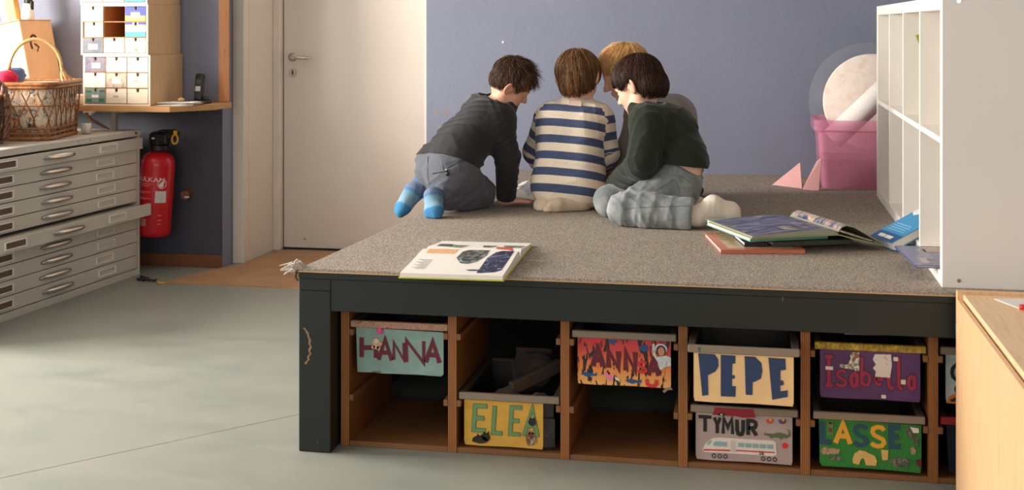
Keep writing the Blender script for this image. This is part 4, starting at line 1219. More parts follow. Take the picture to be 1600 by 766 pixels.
for i, (x, y, rz) in enumerate(((-2.885, 6.08, 5), (-2.88, 6.09, -8), (-2.88, 6.095, 14))):
    bm = BM(); n = 8; vv = [[bm.verts.new(((a / n - .5) * .20, (b / n - .5) * .15, .001 + .0062 * i + .004 * abs(math.sin(a * .9 + i)) * math.sin(b * .8 + i * 2) ** 2)) for b in range(n + 1)] for a in range(n + 1)]
    for a in range(n):
        for b_ in range(n): bm.faces.new((vv[a][b_], vv[a + 1][b_], vv[a + 1][b_ + 1], vv[a][b_ + 1]))
    o = obj('paper_sheet', bm, M_PAPER, None, True, (x, y, .8755)); o.rotation_euler = (0, 0, R(rz))
    sm = o.modifiers.new('thickness', 'SOLIDIFY'); sm.thickness = .0012; sm.offset = 1
    tag(o, ('lowest white paper sheet on the pine shelf before the telephone', 'middle white paper sheet on the pine shelf before the telephone', 'top crinkled paper sheet on the pine shelf before the telephone')[i], 'paper', 'loose papers on the pine shelf')
bm = BM(); tube(bm, [(-2.89, 6.09, .903), (-2.875, 6.10, .906), (-2.86, 6.10, .902)], [.006, .009, .005], 8); tag(obj('tan_clip', bm, M_TAN, None, True), 'small tan peg on the papers on the pine shelf', 'peg')

# ------------------------------------------------------------------ fire extinguisher on the wall
fe = empty('fire_extinguisher', (-3.085, 6.21, .185), 0, 'red fire extinguisher hung on the blue wall beside the plan chest', 'fire extinguisher')
fe.rotation_euler = (0, R(4), 0)
fr = .088
bm = BM(); lathe(bm, [(0, .0), (fr * .75, .0), (fr * .95, .008), (fr, .03), (fr, .37), (fr * .97, .395), (fr * .82, .420), (fr * .5, .436), (.026, .444), (.026, .452), (0, .452)], (0, 0, 0), 40); obj('cylinder', bm, M_RED, fe, True)
bm = BM(); lathe(bm, [(0, .445), (.050, .445), (.054, .452), (.054, .474), (.04, .480), (0.03, .50), (0, .50)], (0, 0, 0), 24); box(bm, (-.05, -.026, .478), (.05, .026, .535), .01, 2); box(bm, (.02, -.018, .508), (.105, .018, .545), .008, 2); obj('valve_head', bm, M_BLACK, fe)
bm = BM(); tube(bm, [(-.04, 0, .53), (.02, 0, .548), (.09, 0, .553), (.11, 0, .545)], [.010, .010, .009, .007], 8); obj('lever', bm, M_BLACK, fe, True)
bm = BM(); box(bm, (-.030, -.030, .505), (-.014, -.025, .513), .001); obj('gauge', bm, M_PAPER, fe)
bm = BM(); tube(bm, [(.1 + .016 * math.sin(a), -.03, .515 + .024 * math.cos(a)) for a in [i * math.pi / 8 for i in range(16)]], .005, 6, True); box(bm, (.09, -.034, .535), (.11, -.026, .56), .002); obj('safety_tag', bm, M_YELLOW, fe)


def wrap(bm, r):
    for v in bm.verts:
        a = v.co.x / fr
        k = r + v.co.y
        v.co = Vector((k * math.sin(a), -k * math.cos(a), v.co.z))


def wrapped_text(txt_, size, x, z, m, nm):
    cu = bpy.data.curves.new(nm, 'FONT'); cu.body = txt_; cu.size = size
    o = bpy.data.objects.new(nm, cu); COL.objects.link(o)
    dg = bpy.context.evaluated_depsgraph_get()
    me = bpy.data.meshes.new_from_object(o.evaluated_get(dg))
    bpy.data.objects.remove(o); bpy.data.curves.remove(cu)
    bm = BM(); bm.from_mesh(me); bpy.data.meshes.remove(me)
    r_ = bmesh.ops.extrude_face_region(bm, geom=bm.faces[:])
    for v in bm.verts: v.co = Vector((x + v.co.x * 1.25, 0.0, z + v.co.y))
    for v in [g for g in r_['geom'] if isinstance(g, bmesh.types.BMVert)]: v.co.y = .0008
    wrap(bm, fr)
    return obj(nm, bm, m, fe)


M_WPRINT = mat('white_print', (226, 214, 208), .5)
wrapped_text('VULKAN', .034, -.083, .292, M_WPRINT, 'brand_lettering')
bm = BM()
for (x0, z0, w_) in ((-.07, .279, .09), (-.055, .268, .06), (-.07, .236, .06), (-.07, .229, .05), (-.02, .236, .03), (-.07, .206, .05), (-.07, .199, .06), (-.02, .203, .035), (-.06, .115, .05), (-.03, .12, .02), (.055, .118, .02), (.055, .092, .022), (.055, .073, .018)):
    box(bm, (x0, 0, z0), (x0 + w_, .0007, z0 + .0035))
for x0, z0, w_, h_ in ((-.048, .06, .045, .04), (-.05, .135, .016, .022), (-.03, .150, .010, .01)): box(bm, (x0, 0, z0), (x0 + w_, .0006, z0 + h_))
bmesh.ops.subdivide_edges(bm, edges=[e for e in bm.edges if abs(e.verts[0].co.x - e.verts[1].co.x) > .01], cuts=3)
wrap(bm, fr); o = obj('print_lines', bm, mat('pale_red_print', (214, 130, 130), .5), fe); o['kind'] = 'stuff'
bm = BM(); box(bm, (.036, 0, .185), (.094, .0008, .245)); bmesh.ops.subdivide_edges(bm, edges=[e for e in bm.edges if abs(e.verts[0].co.x - e.verts[1].co.x) > .01], cuts=5); wrap(bm, fr); obj('inspection_label', bm, mat('pale_label', (206, 204, 196), .6, .12, 60), fe)
bm = BM(); tube(bm, [(.068 + .022 * math.sin(a), .0004, .283 + .024 * math.cos(a)) for a in [i * math.pi / 10 for i in range(20)]], .0018, 5, True); cyl(bm, (.064, -.001, .276), (.064, .0008, .276), .012, n=14); box(bm, (.064, -.0005, .285), (.08, .0008, .294)); wrap(bm, fr); obj('pictogram', bm, M_WPRINT, fe)
bm = BM(); cyl(bm, (-2.96, WY - .001, .385), (-2.955, WY - .05, .385), .030, .024, 18); kn = obj('wall_peg', bm, M_SKIRT); tag(kn, 'brown wooden knob on the dark blue wall behind the red extinguisher', 'knob')
bm = BM(); box(bm, (-2.955, WY - .056, .372), (-2.93, WY - .05, .379), .001); obj('white_pin', bm, M_PAPER, kn)

# ------------------------------------------------------------------ wicker baskets on the plan chest
def wicker(name, c1, c2):
    m, nt, b, N, L = new_mat(name)
    f = noise(nt, coords(nt), 60, 3, .6)
    L.new(ramp(nt, f, [(.3, lin(c1)), (.7, lin(c2))]), b.inputs['Base Color'])
    b.inputs['Roughness'].default_value = .4
    return m


M_WICK, M_WICKD, M_CANE = wicker('honey_wicker', (120, 70, 32), (176, 116, 62)), wicker('dark_wicker', (92, 58, 40), (142, 100, 74)), wicker('cane', (196, 140, 84), (224, 174, 116))
TOPZ = .745


def rect_ring(hx, hy, r, n=5):
    pts = []
    for cx_, cy_, a0 in ((hx - r, hy - r, 0), (-hx + r, hy - r, 90), (-hx + r, -hy + r, 180), (hx - r, -hy + r, 270)):
        for k in range(n + 1):
            a = R(a0 + 90 * k / n); pts.append(Vector((cx_ + r * math.cos(a), cy_ + r * math.sin(a), 0)))
    return pts


def ring_pt(ring, t):
    n = len(ring); ds = [(ring[(i + 1) % n] - ring[i]).length for i in range(n)]; tot = sum(ds); s = (t % 1) * tot
    for i in range(n):
        if s <= ds[i]: return ring[i] + (ring[(i + 1) % n] - ring[i]) * (s / ds[i])
        s -= ds[i]
    return ring[0]


def basket(loc, rz, hx, hy, H, label, m, lining, n_rod, flare=.02, handle_m=None, handle=True, hr=.0042):
    b = empty('wicker_basket', loc, rz, label, 'basket')
    R0, R1 = rect_ring(hx, hy, .05), rect_ring(hx + flare, hy + flare, .055)
    P = lambda t, k: ring_pt(R0, t) * (1 - k) + ring_pt(R1, t) * k + Vector((0, 0, .008 + (H - .02) * k))
    bm = BM()
    N_ = n_rod
    for i in range(N_):
        for sg in (-1, 1):
            pts = []
            for k in range(7):
                q = k / 6
                ph_ = [0, .5, 1, 0.5, 0, -.5, -.2][k] * .55 * sg
                pts.append(P((i + ph_) / N_, q))
            tube(bm, pts, hr * .8, 5)
    o = obj('rod_lattice', bm, m, b, True); o['kind'] = 'stuff'
    for (k, r_, nm) in ((0.0, .010, 'base_band'), (.09, .006, 'base_band'), (.18, .005, 'base_band'), (.60, .0035, 'weave_band'), (1.0, .011, 'rim_band'), (.94, .009, 'rim_band')):
        bm = BM(); tube(bm, [P(i / 48, k) + Vector((0, 0, .0025 * math.sin(i * math.pi))) for i in range(48)], r_, 7, True); obj(nm, bm, m, b, True)
    bm = BM(); rg_ = [[P(i / 40, k) * 1.0 for i in range(40)] for k in (0.02, .35, .7, .98)]
    for rr_ in rg_:
        for p in rr_: p.x *= .95; p.y *= .95
    loft(bm, rg_, True, False)
    obj('lining', bm, lining, b, True)
    bm = BM(); loft(bm, [[Vector((p.x, p.y, .004)) for p in rect_ring(hx, hy, .05)], [Vector((p.x, p.y, .012)) for p in rect_ring(hx, hy, .05)]]); obj('base', bm, m, b)
    if handle:
        for sx in (-1, 1):
            pass
    return b


m_, nt, b_, N, Lk = new_mat('printed_lining')
cv_ = coords(nt); base_ = 0
f1, f2 = noise(nt, cv_, 26, 4, .6, 1), noise(nt, coords(nt, (1.3, .8, 1)), 36, 4, .6, 1.2)
c_ = ramp(nt, f1, [(.34, lin((186, 70, 36))), (.40, lin((222, 192, 152))), (.56, lin((236, 224, 206))), (.62, lin((120, 128, 126))), (.68, lin((50, 56, 58)))])
c_ = mixc(nt, ramp(nt, f2, [(.60, (0, 0, 0, 1)), (.66, (.9, .9, .9, 1))]), c_, lin((120, 92, 66)))
Lk.new(c_, b_.inputs['Base Color']); b_.inputs['Roughness'].default_value = .9
M_LINING = m_
BZ, BR = .272, R(12)
bk = basket((-3.405, 5.60, TOPZ + .003), BR, .155, .215, BZ, 'honey wicker basket with a printed cloth lining and arched cane handle', M_WICK, M_LINING, 21)
# handle: two arches bound together, splitting into three legs on each side
aw = .118
arc = [(.015 + aw * math.cos(a), 0.0, BZ + .05 + .145 * math.sin(a)) for a in [math.pi * i / 16 for i in range(17)]]
rotH = Matrix.Rotation(R(14), 4, 'Z')
hb = []
bm = BM(); tube(bm, [rotH @ Vector(p) for p in arc], .0085, 8)
hd = obj('handle', bm, M_CANE, bk, True)
for sx in (-1, 1):
    base_p = rotH @ Vector((.015 + sx * aw, 0, BZ + .05))
    for dy in (-.08, 0, .08):
        bm = BM(); tube(bm, [base_p + Vector((0, 0, .01)), base_p + Vector((sx * .012, dy * .5, -.03)), base_p + Vector((sx * .035, dy, -.066))], .0055, 7); obj('handle_leg', bm, M_CANE, hd, True)
# darker basket with a roped handle in front, cut by the picture edge
bk2 = basket((-3.475, 5.15, TOPZ + .003), R(8), .14, .13, .225, 'dark wicker basket with a thick braided handle beside the honey basket', M_WICKD, mat('dark_lining', (120, 104, 88), .9, .2, 30), 15)
bm = BM()
ctr = [(.172, .05, .02), (.186, .05, .09), (.186, .05, .17), (.168, .05, .245), (.135, .05, .28), (.09, .05, .275), (.05, .05, .25), (.02, .05, .225), (.0, .05, .19)]
for k in range(3):
    pts = []
    for i in range(49):
        t_ = i / 48 * (len(ctr) - 1); j = min(int(t_), len(ctr) - 2); q = t_ - j
        p = Vector(ctr[j]).lerp(Vector(ctr[j + 1]), q)
        a = i * .62 + k * 2 * math.pi / 3
        pts.append(p + Vector((.010 * math.cos(a) * .7, .013 * math.sin(a), .010 * math.cos(a) * .7)))
    tube(bm, pts, .0095, 7)
obj('braided_handle', bm, M_WICKD, bk2, True)
lump('red_cloth', (-3.475, 5.50, TOPZ + .285), (.048, .048, .04), fabric('raspberry_cloth', (206, 40, 70)), 'raspberry red cloth stuffed in the honey wicker basket', 'cloth', 21)
lump('blue_cloth', (-3.50, 5.61, TOPZ + .295), (.045, .055, .038), fabric('denim_cloth', (92, 110, 150)), 'denim blue cloth bundled at the back of the honey wicker basket', 'cloth', 22)
lump('white_cloth', (-3.40, 5.63, TOPZ + .205), (.10, .13, .055), fabric('cream_cloth', (232, 220, 204)), 'cream cloth filling the honey wicker basket', 'cloth', 23)
bm = BM(); tube(bm, [(-3.262, 5.81, TOPZ + .0275), (-3.222, 5.82, TOPZ + .0275)], .026, 20); tag(obj('paper_roll', bm, picture('roll_print', [(220, 206, 196), (232, 224, 214), (190, 160, 150)], 60), None, True), 'small pale roll lying beside the honey wicker basket', 'roll')

# ------------------------------------------------------------------ carton and odds on the pine shelf's left end
cbx = empty('cardboard_carton', (-3.625, 6.08, .8755), 0, 'brown cardboard carton tilted sideways behind the honey wicker basket', 'carton')
cbx.rotation_euler = (0, R(-11), 0)
cbx.location = (-3.90 + .250, 6.0, .8755 + .064)
M_CARDL = mat('brown_cardboard_tape', (226, 206, 182), .6, .05, 12)
bm = BM(); box(bm, (-.235, 0, 0), (0, .30, .375), .003); cb_ = obj('box_body', bm, M_CARD, cbx)
bm = BM(); box(bm, (-.225, -.0012, .14), (-.07, .0, .31)); lb_ = obj('address_label', bm, M_PAPER, cbx)
bm = BM()
for i in range(6): box(bm, (-.20, -.0018, .27 - .016 * i), (-.10 - .015 * (i % 2), -.0012, .274 - .016 * i))
box(bm, (-.17, -.002, .175), (-.10, -.0012, .181)); o = obj('label_text', bm, mat('faint_ink', (204, 190, 176), .7), lb_)
bm = BM(); tube(bm, [(.001, .10 + .035 * math.cos(a), .25 + .045 * math.sin(a)) for a in [R(40 + 16 * i) for i in range(12)]], .006, 6); tube(bm, [(.001, .10, .25), (.001, .135, .232), (.001, .115, .21)], .005, 6); obj('printed_arrow', bm, mat('brown_print', (80, 56, 42), .7), cbx)
bm = BM(); box(bm, (-.24, -.01, .3755), (.005, .305, .379), .001); obj('top_flap', bm, M_CARDL, cbx)
bm = BM(); box(bm, (-.09, 0, 0), (.09, .12, .05), .002); o = obj('carton_lid', bm, M_PAPER, None, loc=(-3.50, 5.955 - .10, .8755 + .0)); 
o.location = (-3.47, 5.955, .876); tag(o, 'low white box between the carton and the honey wicker basket', 'box')
bi = empty('ring_binder', (-3.868, 6.08, 1.286), 0, 'yellow binder with a red panel standing on the carton', 'binder')
bi.rotation_euler = (0, R(-11), 0)
bm = BM(); box(bm, (-.0, 0, 0), (.085, .05, .25), .003); obj('cover', bm, mat('amber_cover', (236, 176, 88), .5, .05), bi)
bm = BM(); box(bm, (-.0, -.001, .0), (.035, 0, .25)); obj('red_panel', bm, picture('red_panel', [(186, 46, 44), (214, 70, 70), (226, 120, 120)], 12), bi)
pg = empty('figurine', (-3.735, 6.10, 1.310), 0, 'small black and white figurine standing on the cardboard carton', 'figurine')
bm = BM(); lathe(bm, [(0, 0), (.030, 0), (.034, .02), (.030, .05), (.022, .085), (0, .09)], (0, 0, 0), 18); obj('body', bm, M_PAPER, pg, True)
bm = BM(); sph(bm, (.004, 0, .095), .022, 16, 10); box(bm, (.016, -.012, .05), (.030, .012, .10), .004); obj('head', bm, M_BLACK, pg, True)
# ------------------------------------------------------------------ people: bodies and clothes grown from signed distance fields
class Field:
    def __init__(s, lo, hi, h):
        s.h = h; s.lo = np.array(lo, float); n = np.ceil((np.array(hi, float) - s.lo) / h).astype(int) + 1
        s.ax = [(s.lo[i] + h * np.arange(n[i])).astype(np.float32) for i in range(3)]
        s.D = np.full(tuple(n), 0.08, np.float32)

    def block(s, lo, hi):
        sl = []
        for i in range(3):
            a = int(max(0, math.floor((lo[i] - s.lo[i]) / s.h))); b = int(min(len(s.ax[i]), math.ceil((hi[i] - s.lo[i]) / s.h) + 1))
            if b <= a: return None
            sl.append(slice(a, b))
        return tuple(sl)

    def grid(s, sl):
        return s.ax[0][sl[0]][:, None, None], s.ax[1][sl[1]][None, :, None], s.ax[2][sl[2]][None, None, :]

    def apply(s, lo, hi, fn, k, sub=False):
        sl = s.block(lo, hi)
        if sl is None: return
        d = fn(*s.grid(sl)).astype(np.float32)
        D = s.D[sl]
        if sub: d = -d
        if k > 0:
            t = np.maximum(k - np.abs(D - d), 0) / k
            s.D[sl] = (np.maximum(D, d) + t * t * k * .25) if sub else (np.minimum(D, d) - t * t * k * .25)
        else:
            s.D[sl] = np.maximum(D, d) if sub else np.minimum(D, d)

    def rc(s, a, b, r1, r2, k=.02, sub=False):
        a, b = np.array(a, float), np.array(b, float); m = max(r1, r2) + .05 + k
        lo, hi = np.minimum(a, b) - m, np.maximum(a, b) + m
        ba = b - a; L2 = max(1e-9, float(ba @ ba))

        def fn(x, y, z):
            t = np.clip(((x - a[0]) * ba[0] + (y - a[1]) * ba[1] + (z - a[2]) * ba[2]) / L2, 0, 1)
            return np.sqrt((x - a[0] - t * ba[0]) ** 2 + (y - a[1] - t * ba[1]) ** 2 + (z - a[2] - t * ba[2]) ** 2) - (r1 + (r2 - r1) * t)
        s.apply(lo, hi, fn, k, sub)

    def ell(s, c, M, r, k=.02, sub=False):
        c = np.array(c, float); M = np.array(M, float); r = np.array(r, float); m = float(r.max()) + .05 + k

        def fn(x, y, z):
            q = [((x - c[0]) * M[i][0] + (y - c[1]) * M[i][1] + (z - c[2]) * M[i][2]) for i in range(3)]
            k0 = np.sqrt(sum((q[i] / r[i]) ** 2 for i in range(3))); k1 = np.sqrt(sum((q[i] / r[i] ** 2) ** 2 for i in range(3))) + 1e-6
            return k0 * (k0 - 1) / k1
        s.apply(c - m, c + m, fn, k, sub)

    def cut(s, p, n, rad=None, k=.006):
        """remove everything on the n side of the plane through p (inside a sphere of radius rad)"""
        p, n = np.array(p, float), np.array(n, float); n = n / np.linalg.norm(n)
        lo, hi = (p - rad, p + rad) if rad else (s.lo - 1, s.lo + 10)

        def fn(x, y, z):
            d = (x - p[0]) * n[0] + (y - p[1]) * n[1] + (z - p[2]) * n[2]
            if rad:
                q = np.sqrt((x - p[0]) ** 2 + (y - p[1]) ** 2 + (z - p[2]) ** 2)
                d = np.minimum(d, rad * .95 - q)
            return -d
        s.apply(lo, hi, fn, k, True)

    def wrinkle(s, amp, dirs, seed, region=None):
        rg = np.random.RandomState(seed)
        x, y, z = s.grid((slice(None),) * 3)
        m = np.abs(s.D) < .03
        idx = np.nonzero(m)
        P = np.stack([s.ax[i][idx[i]] for i in range(3)], 1)
        out = np.zeros(len(P), np.float32)
        for (d, f) in dirs:
            d = np.array(d, float); d /= np.linalg.norm(d)
            e = rg.randn(3); e2_ = rg.randn(3)
            ph = P @ d * f + 1.6 * np.sin(P @ e * 13 + rg.uniform(0, 6)) + 1.0 * np.sin(P @ e2_ * 23)
            ri = 1 - np.abs(np.sin(ph)); msk = .5 + .5 * np.sin(P @ rg.randn(3) * 11 + rg.uniform(0, 6))
            out += (ri ** 2 - .3) * msk
        s.D[idx] -= amp * out

    def contact(s):
        """flatten whatever would sink into the carpet"""
        z1 = PZ + .0022
        s.apply((s.lo[0] - 1, s.lo[1] - 1, s.lo[2] - 1), (9, 9, z1 + .03), lambda x, y, z: np.where(x > PX0 + (y - PY0) * .062 - .004, z - z1, .05) + 0 * x, .004, True)

    def mesh(s, name, m, parent, off, smooth_it=1):
        s.contact(); D = s.D; nx, ny, nz = D.shape
        ins = D < 0
        c = np.zeros((nx - 1, ny - 1, nz - 1), np.uint8)
        for i in (0, 1):
            for j in (0, 1):
                for k in (0, 1): c += ins[i:nx - 1 + i, j:ny - 1 + j, k:nz - 1 + k]
        act = (c > 0) & (c < 8)
        I = np.argwhere(act)
        ids = np.full(act.shape, -1, np.int32); ids[act] = np.arange(len(I))
        cor = np.array([(i, j, k) for i in (0, 1) for j in (0, 1) for k in (0, 1)])
        V = np.stack([D[I[:, 0] + q[0], I[:, 1] + q[1], I[:, 2] + q[2]] for q in cor], 1)
        acc = np.zeros((len(I), 3)); cnt = np.zeros(len(I))
        for a in range(8):
            for b in range(a + 1, 8):
                if np.abs(cor[a] - cor[b]).sum() != 1: continue
                va, vb = V[:, a], V[:, b]; x = (va < 0) != (vb < 0)
                t = np.where(x, va / np.where(x, va - vb, 1), 0)
                acc += np.where(x[:, None], cor[a] + (cor[b] - cor[a]) * t[:, None], 0); cnt += x
        P = (I + acc / cnt[:, None]) * s.h + s.lo
        F = []
        for ax in range(3):
            o1, o2 = [(1, 2), (2, 0), (0, 1)][ax]
            A = [slice(None)] * 3; B = [slice(None)] * 3; A[ax] = slice(0, -1); B[ax] = slice(1, None)
            x = ins[tuple(A)] != ins[tuple(B)]
            E = np.argwhere(x)
            ok = (E[:, o1] > 0) & (E[:, o2] > 0) & (E[:, o1] < D.shape[o1] - 1) & (E[:, o2] < D.shape[o2] - 1)
            E = E[ok]
            flip = ~ins[tuple(E.T)]
            q = []
            for (a, b) in ((1, 1), (0, 1), (0, 0), (1, 0)):
                e = E.copy(); e[:, o1] -= a; e[:, o2] -= b; q.append(ids[e[:, 0], e[:, 1], e[:, 2]])
            Q = np.stack(q, 1); Q[flip] = Q[flip][:, ::-1]
            F.append(Q)
        F = np.concatenate(F)
        for _ in range(smooth_it):   # light Laplacian pass
            S_ = np.zeros_like(P); n_ = np.zeros(len(P))
            for a in range(4):
                i, j = F[:, a], F[:, (a + 1) % 4]
                for ax in range(3): S_[:, ax] += np.bincount(i, P[j, ax], len(P)) + np.bincount(j, P[i, ax], len(P))
                n_ += np.bincount(i, minlength=len(P)) + np.bincount(j, minlength=len(P))
            P = P * .6 + .4 * S_ / np.maximum(n_, 1)[:, None]
        return np_mesh(name, P - np.array(off), F, m, parent), P


def np_mesh(name, P, F, m, parent, smooth=True):
    me = bpy.data.meshes.new(name)
    n, k = F.shape
    me.vertices.add(len(P)); me.vertices.foreach_set('co', np.asarray(P, np.float32).ravel())
    me.loops.add(n * k); me.loops.foreach_set('vertex_index', F.astype(np.int32).ravel())
    me.polygons.add(n); me.polygons.foreach_set('loop_start', np.arange(0, n * k, k, dtype=np.int32)); me.polygons.foreach_set('loop_total', np.full(n, k, np.int32))
    if smooth: me.polygons.foreach_set('use_smooth', np.ones(n, bool))
    me.update(calc_edges=True)
    me.validate()
    return link_mesh(name, me, m, parent)


def set_attr(o, name, vals):
    a = o.data.attributes.new(name, 'FLOAT', 'POINT'); a.data.foreach_set('value', np.asarray(vals, np.float32))


def skin_mat(name, col):
    m, nt, b, N, L = new_mat(name)
    at_ = N.new('ShaderNodeAttribute'); at_.attribute_name = 'blush'
    c = mixc(nt, at_.outputs['Fac'], lin(col), lin((206, 110, 92)))
    f = noise(nt, coords(nt), 30, 3)
    c = mixc(nt, .25, c, ramp(nt, f, [(.3, (.86, .80, .78, 1)), (.7, (1, 1, 1, 1))]), 'MULTIPLY')
    L.new(c, b.inputs['Base Color'])
    b.inputs['Roughness'].default_value = .5
    b.inputs['Subsurface Weight'].default_value = .12
    b.inputs['Subsurface Radius'].default_value = (.012, .005, .003)
    return m


def hair_mat(name, dark, mid, light):
    m, nt, b, N, L = new_mat(name)
    g = N.new('ShaderNodeNewGeometry')
    f = noise(nt, coords(nt), 22, 2)
    ad = N.new('ShaderNodeMath'); ad.operation = 'MULTIPLY_ADD'; L.new(g.outputs['Random Per Island'], ad.inputs[0]); ad.inputs[1].default_value = .6
    sc = N.new('ShaderNodeMath'); sc.operation = 'MULTIPLY'; L.new(f, sc.inputs[0]); sc.inputs[1].default_value = .45
    L.new(sc.outputs[0], ad.inputs[2])
    L.new(ramp(nt, ad.outputs[0], [(.12, lin(dark)), (.5, lin(mid)), (.88, lin(light))]), b.inputs['Base Color'])
    b.inputs['Roughness'].default_value = .5
    b.inputs['Specular IOR Level'].default_value = .22
    return m


def nrm(v):
    v = np.array(v, float); return v / np.linalg.norm(v)


class Head:
    def __init__(s, c, f, hint=(0, 0, 1), sc=1.0):
        s.c = np.array(c, float); s.f = nrm(f); s.l = nrm(np.cross(hint, s.f)); s.u = np.cross(s.f, s.l); s.s = sc

    def P(s, a, b, c): return s.c + (s.f * a + s.u * b + s.l * c) * s.s

    def M(s): return [s.f, s.u, s.l]

    def build(s, F):
        q = s.s; M = s.M(); P = s.P
        F.ell(P(-.006, .012, 0), M, np.array((.092, .082, .074)) * q, .01)
        F.ell(P(.030, -.042, 0), M, np.array((.056, .070, .056)) * q, .03)
        for sg in (-1, 1):
            F.rc(P(-.004, -.062, .044 * sg), P(.052, -.098, .012 * sg), .018 * q, .016 * q, .025)
            F.ell(P(.052, -.050, .031 * sg), M, np.array((.028, .028, .026)) * q, .02)
        F.rc(P(.064, -.100, -.006), P(.064, -.100, .006), .018 * q, .018 * q, .02)
        F.rc(P(.074, .002, -.028), P(.074, .002, .028), .013 * q, .013 * q, .015)
        for sg in (-1, 1): F.ell(P(.094, -.022, .030 * sg), M, np.array((.014, .012, .017)) * q, .012, True)
        F.rc(P(.086, -.016, 0), P(.106, -.046, 0), .007 * q, .010 * q, .012)
        for sg in (-1, 1): F.ell(P(.094, -.050, .010 * sg), M, np.array((.010, .007, .007)) * q, .006)
        F.rc(P(.0875, -.071, -.011), P(.0875, -.071, .011), .0060 * q, .0060 * q, .008)
        F.rc(P(.0850, -.081, -.009), P(.0850, -.081, .009), .0062 * q, .0062 * q, .008)
        F.rc(P(.100, -.0762, -.018), P(.100, -.0762, .018), .0025 * q, .0025 * q, .003, True)
        for sg in (-1, 1):
            le = nrm(s.l * sg * .55 - s.f * .75); e3_ = nrm(np.cross(s.u, le)); ME = [le, s.u, e3_]
            F.ell(P(-.012, -.022, .080 * sg), ME, np.array((.019, .030, .0085)) * q, .006)
            F.ell(P(-.012, -.020, .080 * sg) + (s.f * .006 + s.l * sg * .0075) * q, ME, np.array((.011, .019, .006)) * q, .004, True)
            F.rc(P(.004, -.020, .070 * sg), P(-.006, -.044, .074 * sg), .010 * q, .008 * q, .008)

    def blush(s, V):
        q = s.s
        out = np.zeros(len(V))
        for (p, r, a) in ((s.P(.094, -.076, 0), .017, .75), (s.P(.060, -.052, .04), .028, .30), (s.P(.060, -.052, -.04), .028, .30), (s.P(-.012, -.02, .088), .030, .40), (s.P(-.012, -.02, -.088), .030, .40), (s.P(.108, -.046, 0), .014, .3)):
            out = np.maximum(out, a * np.clip(1.4 - np.linalg.norm(V - p, axis=1) / (r * q), 0, 1))
        return out


def cap_radius(dirs, ells):
    """dirs (N,3) in head frame; ells: list of (centre, radii) in head frame -> furthest exit distance"""
    R_ = np.zeros(len(dirs))
    for c, r in ells:
        c, r = np.array(c), np.array(r)
        d = dirs / r; o = -c / r
        A = (d * d).sum(1); B = (d * o).sum(1); C = (o * o).sum() - 1
        q = B * B - A * C
        t = np.where(q > 0, (-B + np.sqrt(np.maximum(q, 0))) / A, 0)
        R_ = np.maximum(R_, t)
    return R_


